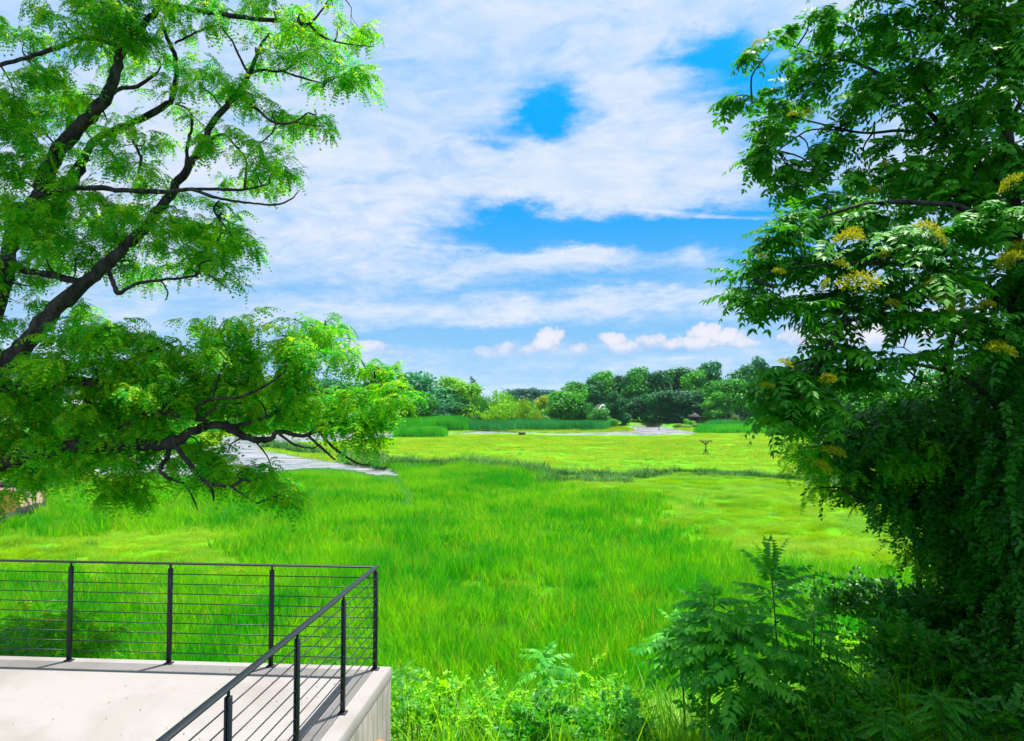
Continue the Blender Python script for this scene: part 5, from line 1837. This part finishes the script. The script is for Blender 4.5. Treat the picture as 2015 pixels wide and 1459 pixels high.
# ------------------------------------------------------------------ buildings and small things far off
def house(px, Y, w, d, h, rh, rz, label, roof='roof_dark', floors=2, nwin=3, zoff=0.0, name='house', cat='house', ridge='x'):
    x = float(at(px, 800, Y)[0])
    z0 = float(terr(x, Y)) - 0.2 + zoff
    t = empty(name, (x, Y, z0), rz)
    T(t, label, cat)
    MB().box((0, 0, h / 2), (w, d, h)).build('wall', M['white_wood'], t)
    # gable ends and roof
    if ridge == 'y':        # gable faces the camera
        mb = MB()
        for s in (-1, 1):
            y = s * (d / 2 - 0.05)
            mb.add([(-w / 2, y, h), (w / 2, y, h), (0, y, h + rh), (-w / 2, y - s * .1, h), (w / 2, y - s * .1, h), (0, y - s * .1, h + rh)], [[0, 1, 2], [5, 4, 3], [0, 3, 4, 1], [1, 4, 5, 2], [2, 5, 3, 0]])
        mb.build('gable', M['white_wood'], t)
        mb = MB(); tr = MB()
        sl_ = math.atan2(rh, w / 2)
        for s in (-1, 1):
            mb.bar((s * (w / 2 + 0.4), 0, h - 0.25), (0, 0, h + rh + 0.12), d + 0.8, 0.16)
            tr.bar((s * (w / 2 + 0.45), -d / 2 - 0.45, h - 0.25), (0, -d / 2 - 0.45, h + rh + 0.05), 0.1, 0.42)
        mb.build('roof', M[roof], t)
        tr.build('bargeboard', M['white_wood'], t)
    else:
        mb = MB()
        for s in (-1, 1):
            mb.bar((0, s * (d / 2 + 0.4), h - 0.2), (0, 0, h + rh + 0.1), w + 0.8, 0.16)
        rf = mb.build('roof', M[roof], t)
        MB().box((w * .3, 0, h + rh + .3), (0.8, 0.8, 1.8)).build('chimney', M['stone_dark'], rf)
        mb = MB()
        for s in (-1, 1):
            xx = s * (w / 2 - 0.05)
            mb.add([(xx, -d / 2, h), (xx, d / 2, h), (xx, 0, h + rh)], [[0, 1, 2]])
        mb.build('gable', M['white_wood'], t)
    for f in range(floors):
        for i in range(nwin):
            wx = -w / 2 + w * (i + 0.5) / nwin
            wz = 1.5 + f * 2.8
            if wz + 0.7 > h: continue
            wn = MB().box((wx, -d / 2 - 0.03, wz), (1.15, 0.1, 1.55)).build('window', M['white_wood'], t)
            MB().box((wx, -d / 2 - 0.09, wz), (0.95, 0.04, 1.3)).build('pane', M['glass'], wn)
    return t


def build_far_things():
    house(1181, 284, 7.0, 7, 3.4, 3.4, R(8), 'white house with a steep dark gable among trees on the far bank', ridge='y', floors=1, nwin=2)
    house(936, 282, 10, 7, 5.2, 2.6, R(-10), 'white house half hidden behind dark trees left of the weeping tree', floors=2, nwin=4)
    house(1440, 300, 12, 7, 5.4, 2.4, R(5), 'white house with a porch behind the lawn on the right of the far bank', floors=2, nwin=5)
    house(1600, 270, 10, 7, 6.0, 3.0, R(5), 'white house glimpsed between leaves of the tree of heaven', floors=2, nwin=4)
    house(150, 262, 12, 8, 10, 3.0, R(-5), 'white building glimpsed through the locust leaves at the left', floors=3, nwin=5)
    house(664, 250, 9, 7, 6.8, 2.6, R(-8), 'house with a tan roof glimpsed through the locust bough', roof='roof_tan', floors=2, nwin=3)
    # porch of the house behind the lawn
    x = float(at(1448, 800, 278)[0]); z = float(terr(x, 278))
    t = empty('pergola', (x, 278, z))
    T(t, 'white flat topped pergola in front of the house on the lawn', 'pergola')
    for sx in (-0.8, 0, 0.8):
        for sy in (-0.8, 0.8):
            MB().box((sx, sy, 1.25), (0.16, 0.16, 2.5)).build('post', M['white_wood'], t)
    MB().box((0, 0, 2.62), (2.1, 2.1, 0.24)).build('top_frame', M['white_wood'], t)
    # gazebo with a pointed dark roof
    x = float(at(1367, 800, 270)[0]); z = float(terr(x, 270))
    t = empty('gazebo', (x, 270, z + 0.3))
    T(t, 'small gazebo with a pointed dark roof behind the clipped shrubs', 'gazebo')
    mb = MB(); V = [(0, 0, 4.2)] + [(math.cos(i * 1.0472) * 2.4, math.sin(i * 1.0472) * 2.4, 2.6) for i in range(6)] + [(math.cos(i * 1.0472) * 2.4, math.sin(i * 1.0472) * 2.4, 2.45) for i in range(6)]
    F = [[0, 1 + i, 1 + (i + 1) % 6] for i in range(6)] + [[1 + i, 7 + i, 7 + (i + 1) % 6, 1 + (i + 1) % 6] for i in range(6)] + [[12, 11, 10, 9, 8, 7]]
    mb.add(V, F); mb.build('roof', M['roof_dark'], t)
    for i in range(6):
        MB().box((math.cos(i * 1.0472) * 2.0, math.sin(i * 1.0472) * 2.0, 1.2), (0.16, 0.16, 2.4)).build('post', M['wood'], t)
    MB().box((0, 0, 0.05), (4, 4, 0.2)).build('floor', M['wood'], t)
    # lawn seat / trunks group not needed; the nesting platform
    p = gr(1389, 896)
    t = empty('nesting_platform', (p[0], p[1], 0))
    T(t, 'wooden bird nesting platform on a braced pole standing alone in the marsh', 'nesting platform')
    MB().box((0, 0, 1.15), (0.14, 0.14, 2.3), bev=0.01).build('pole', M['wood_dark'], t)
    for a in range(4):
        an = a * math.pi / 2 + 0.5
        MB().bar((math.cos(an) * 0.72, math.sin(an) * 0.72, 0.0), (math.cos(an) * 0.08, math.sin(an) * 0.08, 0.95), 0.09).build('brace', M['wood_dark'], t)
    for sx in (-1, 1):
        for sy in (-1, 1):
            MB().bar((sx * 0.05, sy * 0.05, 1.75), (sx * 0.55, sy * 0.4, 2.3), 0.08).build('arm', M['wood_dark'], t)
    for i in range(5):
        MB().box((0, -0.6 + i * 0.3, 2.36), (1.75, 0.10, 0.06)).build('slat', M['wood_dark'], t)
    for s in (-1, 1):
        MB().box((s * 0.82, 0, 2.42), (0.08, 1.4, 0.06)).build('edge_board', M['wood_dark'], t)
        MB().box((s * 0.80, -0.6, 2.26), (0.06, 0.06, 0.5)).build('corner_post', M['wood_dark'], t)
    # small dark blind at the channel edge
    p = gr(1027, 857)
    t = empty('hunting_blind', (p[0], p[1], -0.1), 0.2)
    T(t, 'tiny dark wooden box at the edge of the far channel', 'blind')
    MB().box((0, 0, 0.55), (1.6, 1.0, 0.5)).build('box', M['wood_dark'], t)
    MB().box((0, 0, 0.86), (1.9, 1.3, 0.1)).build('roof_board', M['wood'], t)
    for sx in (-0.7, 0.7):
        for sy in (-0.4, 0.4):
            MB().box((sx, sy, 0.15), (0.1, 0.1, 0.4)).build('leg', M['wood_dark'], t)
    # black silt fence at the left
    px = [(-60, 1062), (-10, 1046), (15, 1034), (38, 1022), (58, 1016), (70, 1010), (86, 1004), (90, 988), (86, 972), (72, 966), (50, 962), (25, 962), (-20, 964)]
    P = [gr(*q) for q in px]
    t = empty('silt_fence', (P[3][0], P[3][1], 0))
    T(t, 'low black fabric fence on wooden stakes curving round a sandy hollow at the left', 'fence')
    off = np.array([P[3][0], P[3][1], 0])
    S = smooth_path(np.array(P), 4)
    S[:, 2] = terr_full(S[:, 0], S[:, 1])[0]
    m = []
    for i in range(len(S)):
        hh = 0.78 + 0.06 * math.sin(i * 1.3) if i < 24 else 0.55 + 0.05 * math.sin(i)
        m.append((S[i] - off, hh))
    V, F = [], []
    for q, hh in m:
        V += [q + np.array([0, 0, -0.15]), q + np.array([0, 0.02, hh]), q + np.array([0.01, 0.05, hh]), q + np.array([0.01, 0.04, -0.15])]
    for i in range(len(m) - 1):
        for j in range(4):
            k = (j + 1) % 4
            F.append([4 * i + j, 4 * i + k, 4 * i + 4 + k, 4 * i + 4 + j])
    mb = MB(); mb.add(V, F); mb.build('fabric', M['fabric'], t)
    for i in range(0, len(S), 2):
        q = S[i] - off
        MB().box((q[0], q[1] - 0.05, q[2] + 0.45), (0.05, 0.05, 1.15)).build('stake', M['wood'], t)
    # sandy path along the fence
    V, F = [], []
    for i in range(len(S)):
        tg = S[min(i + 1, len(S) - 1)] - S[max(i - 1, 0)]
        nrm = np.array([-tg[1], tg[0]]); nrm /= np.linalg.norm(nrm) + 1e-9
        for k_ in (0.25, 0.9, 1.6):
            q = S[i][:2] + nrm * k_
            V.append((q[0], q[1], float(terr_full(np.array([q[0]]), np.array([q[1]]))[0][0]) + 0.14))
    for i in range(len(S) - 1):
        for j in range(2):
            F.append([3 * i + j, 3 * i + j + 1, 3 * i + 4 + j, 3 * i + 3 + j])
    mp = plain_mat('sandy_path', (0.24, 0.18, 0.13), 0.95, 0.1, 0.35, 2.0)
    me = tris_mesh('path', np.array(V), np.array(F), mp)
    T(link(bpy.data.objects.new('path', me)), 'narrow sandy path running inside the black fence', kind='structure')
    # lawn on the far bank
    V = [gr(1370, 846), gr(1480, 846), gr(1480, 838), gr(1378, 838)]
    V = [np.array([v[0], v[1], 0]) for v in V]
    # stumps of posts in the channel
    G = 'mooring posts in the far channel'
    for i, (px_, py_) in enumerate([(1250, 848), (1297, 847)]):
        p = gr(px_, py_, -0.4)
        o = MB().tube([(0, 0, -0.5), (0, 0, 0.9)], [0.16, 0.14], 8).build('mooring_post', M['white_wood'] if i == 0 else M['wood_dark'], loc=(p[0], p[1], -0.4))
        T(o, ['short pale post in the far channel, left one', 'short dark post in the far channel, right one'][i], 'post', G)


build_far_things()
print('objects', len(bpy.data.objects))

# thin summer haze
hz = bpy.data.materials.new('haze')
hz.use_nodes = True
ht = hz.node_tree
ht.nodes.clear()
ho = ht.nodes.new('ShaderNodeOutputMaterial')
hv = ht.nodes.new('ShaderNodeVolumePrincipled')
hv.inputs['Color'].default_value = (0.62, 0.86, 1, 1)
hv.inputs['Density'].default_value = 0.00005
hv.inputs['Anisotropy'].default_value = 0.2
ht.links.new(hv.outputs[0], ho.inputs['Volume'])
T(MB().box((0, 2900, 34), (12600, 6700, 72)).build('haze', hz), 'thin bluish summer haze over the marsh and the far woods', kind='stuff')
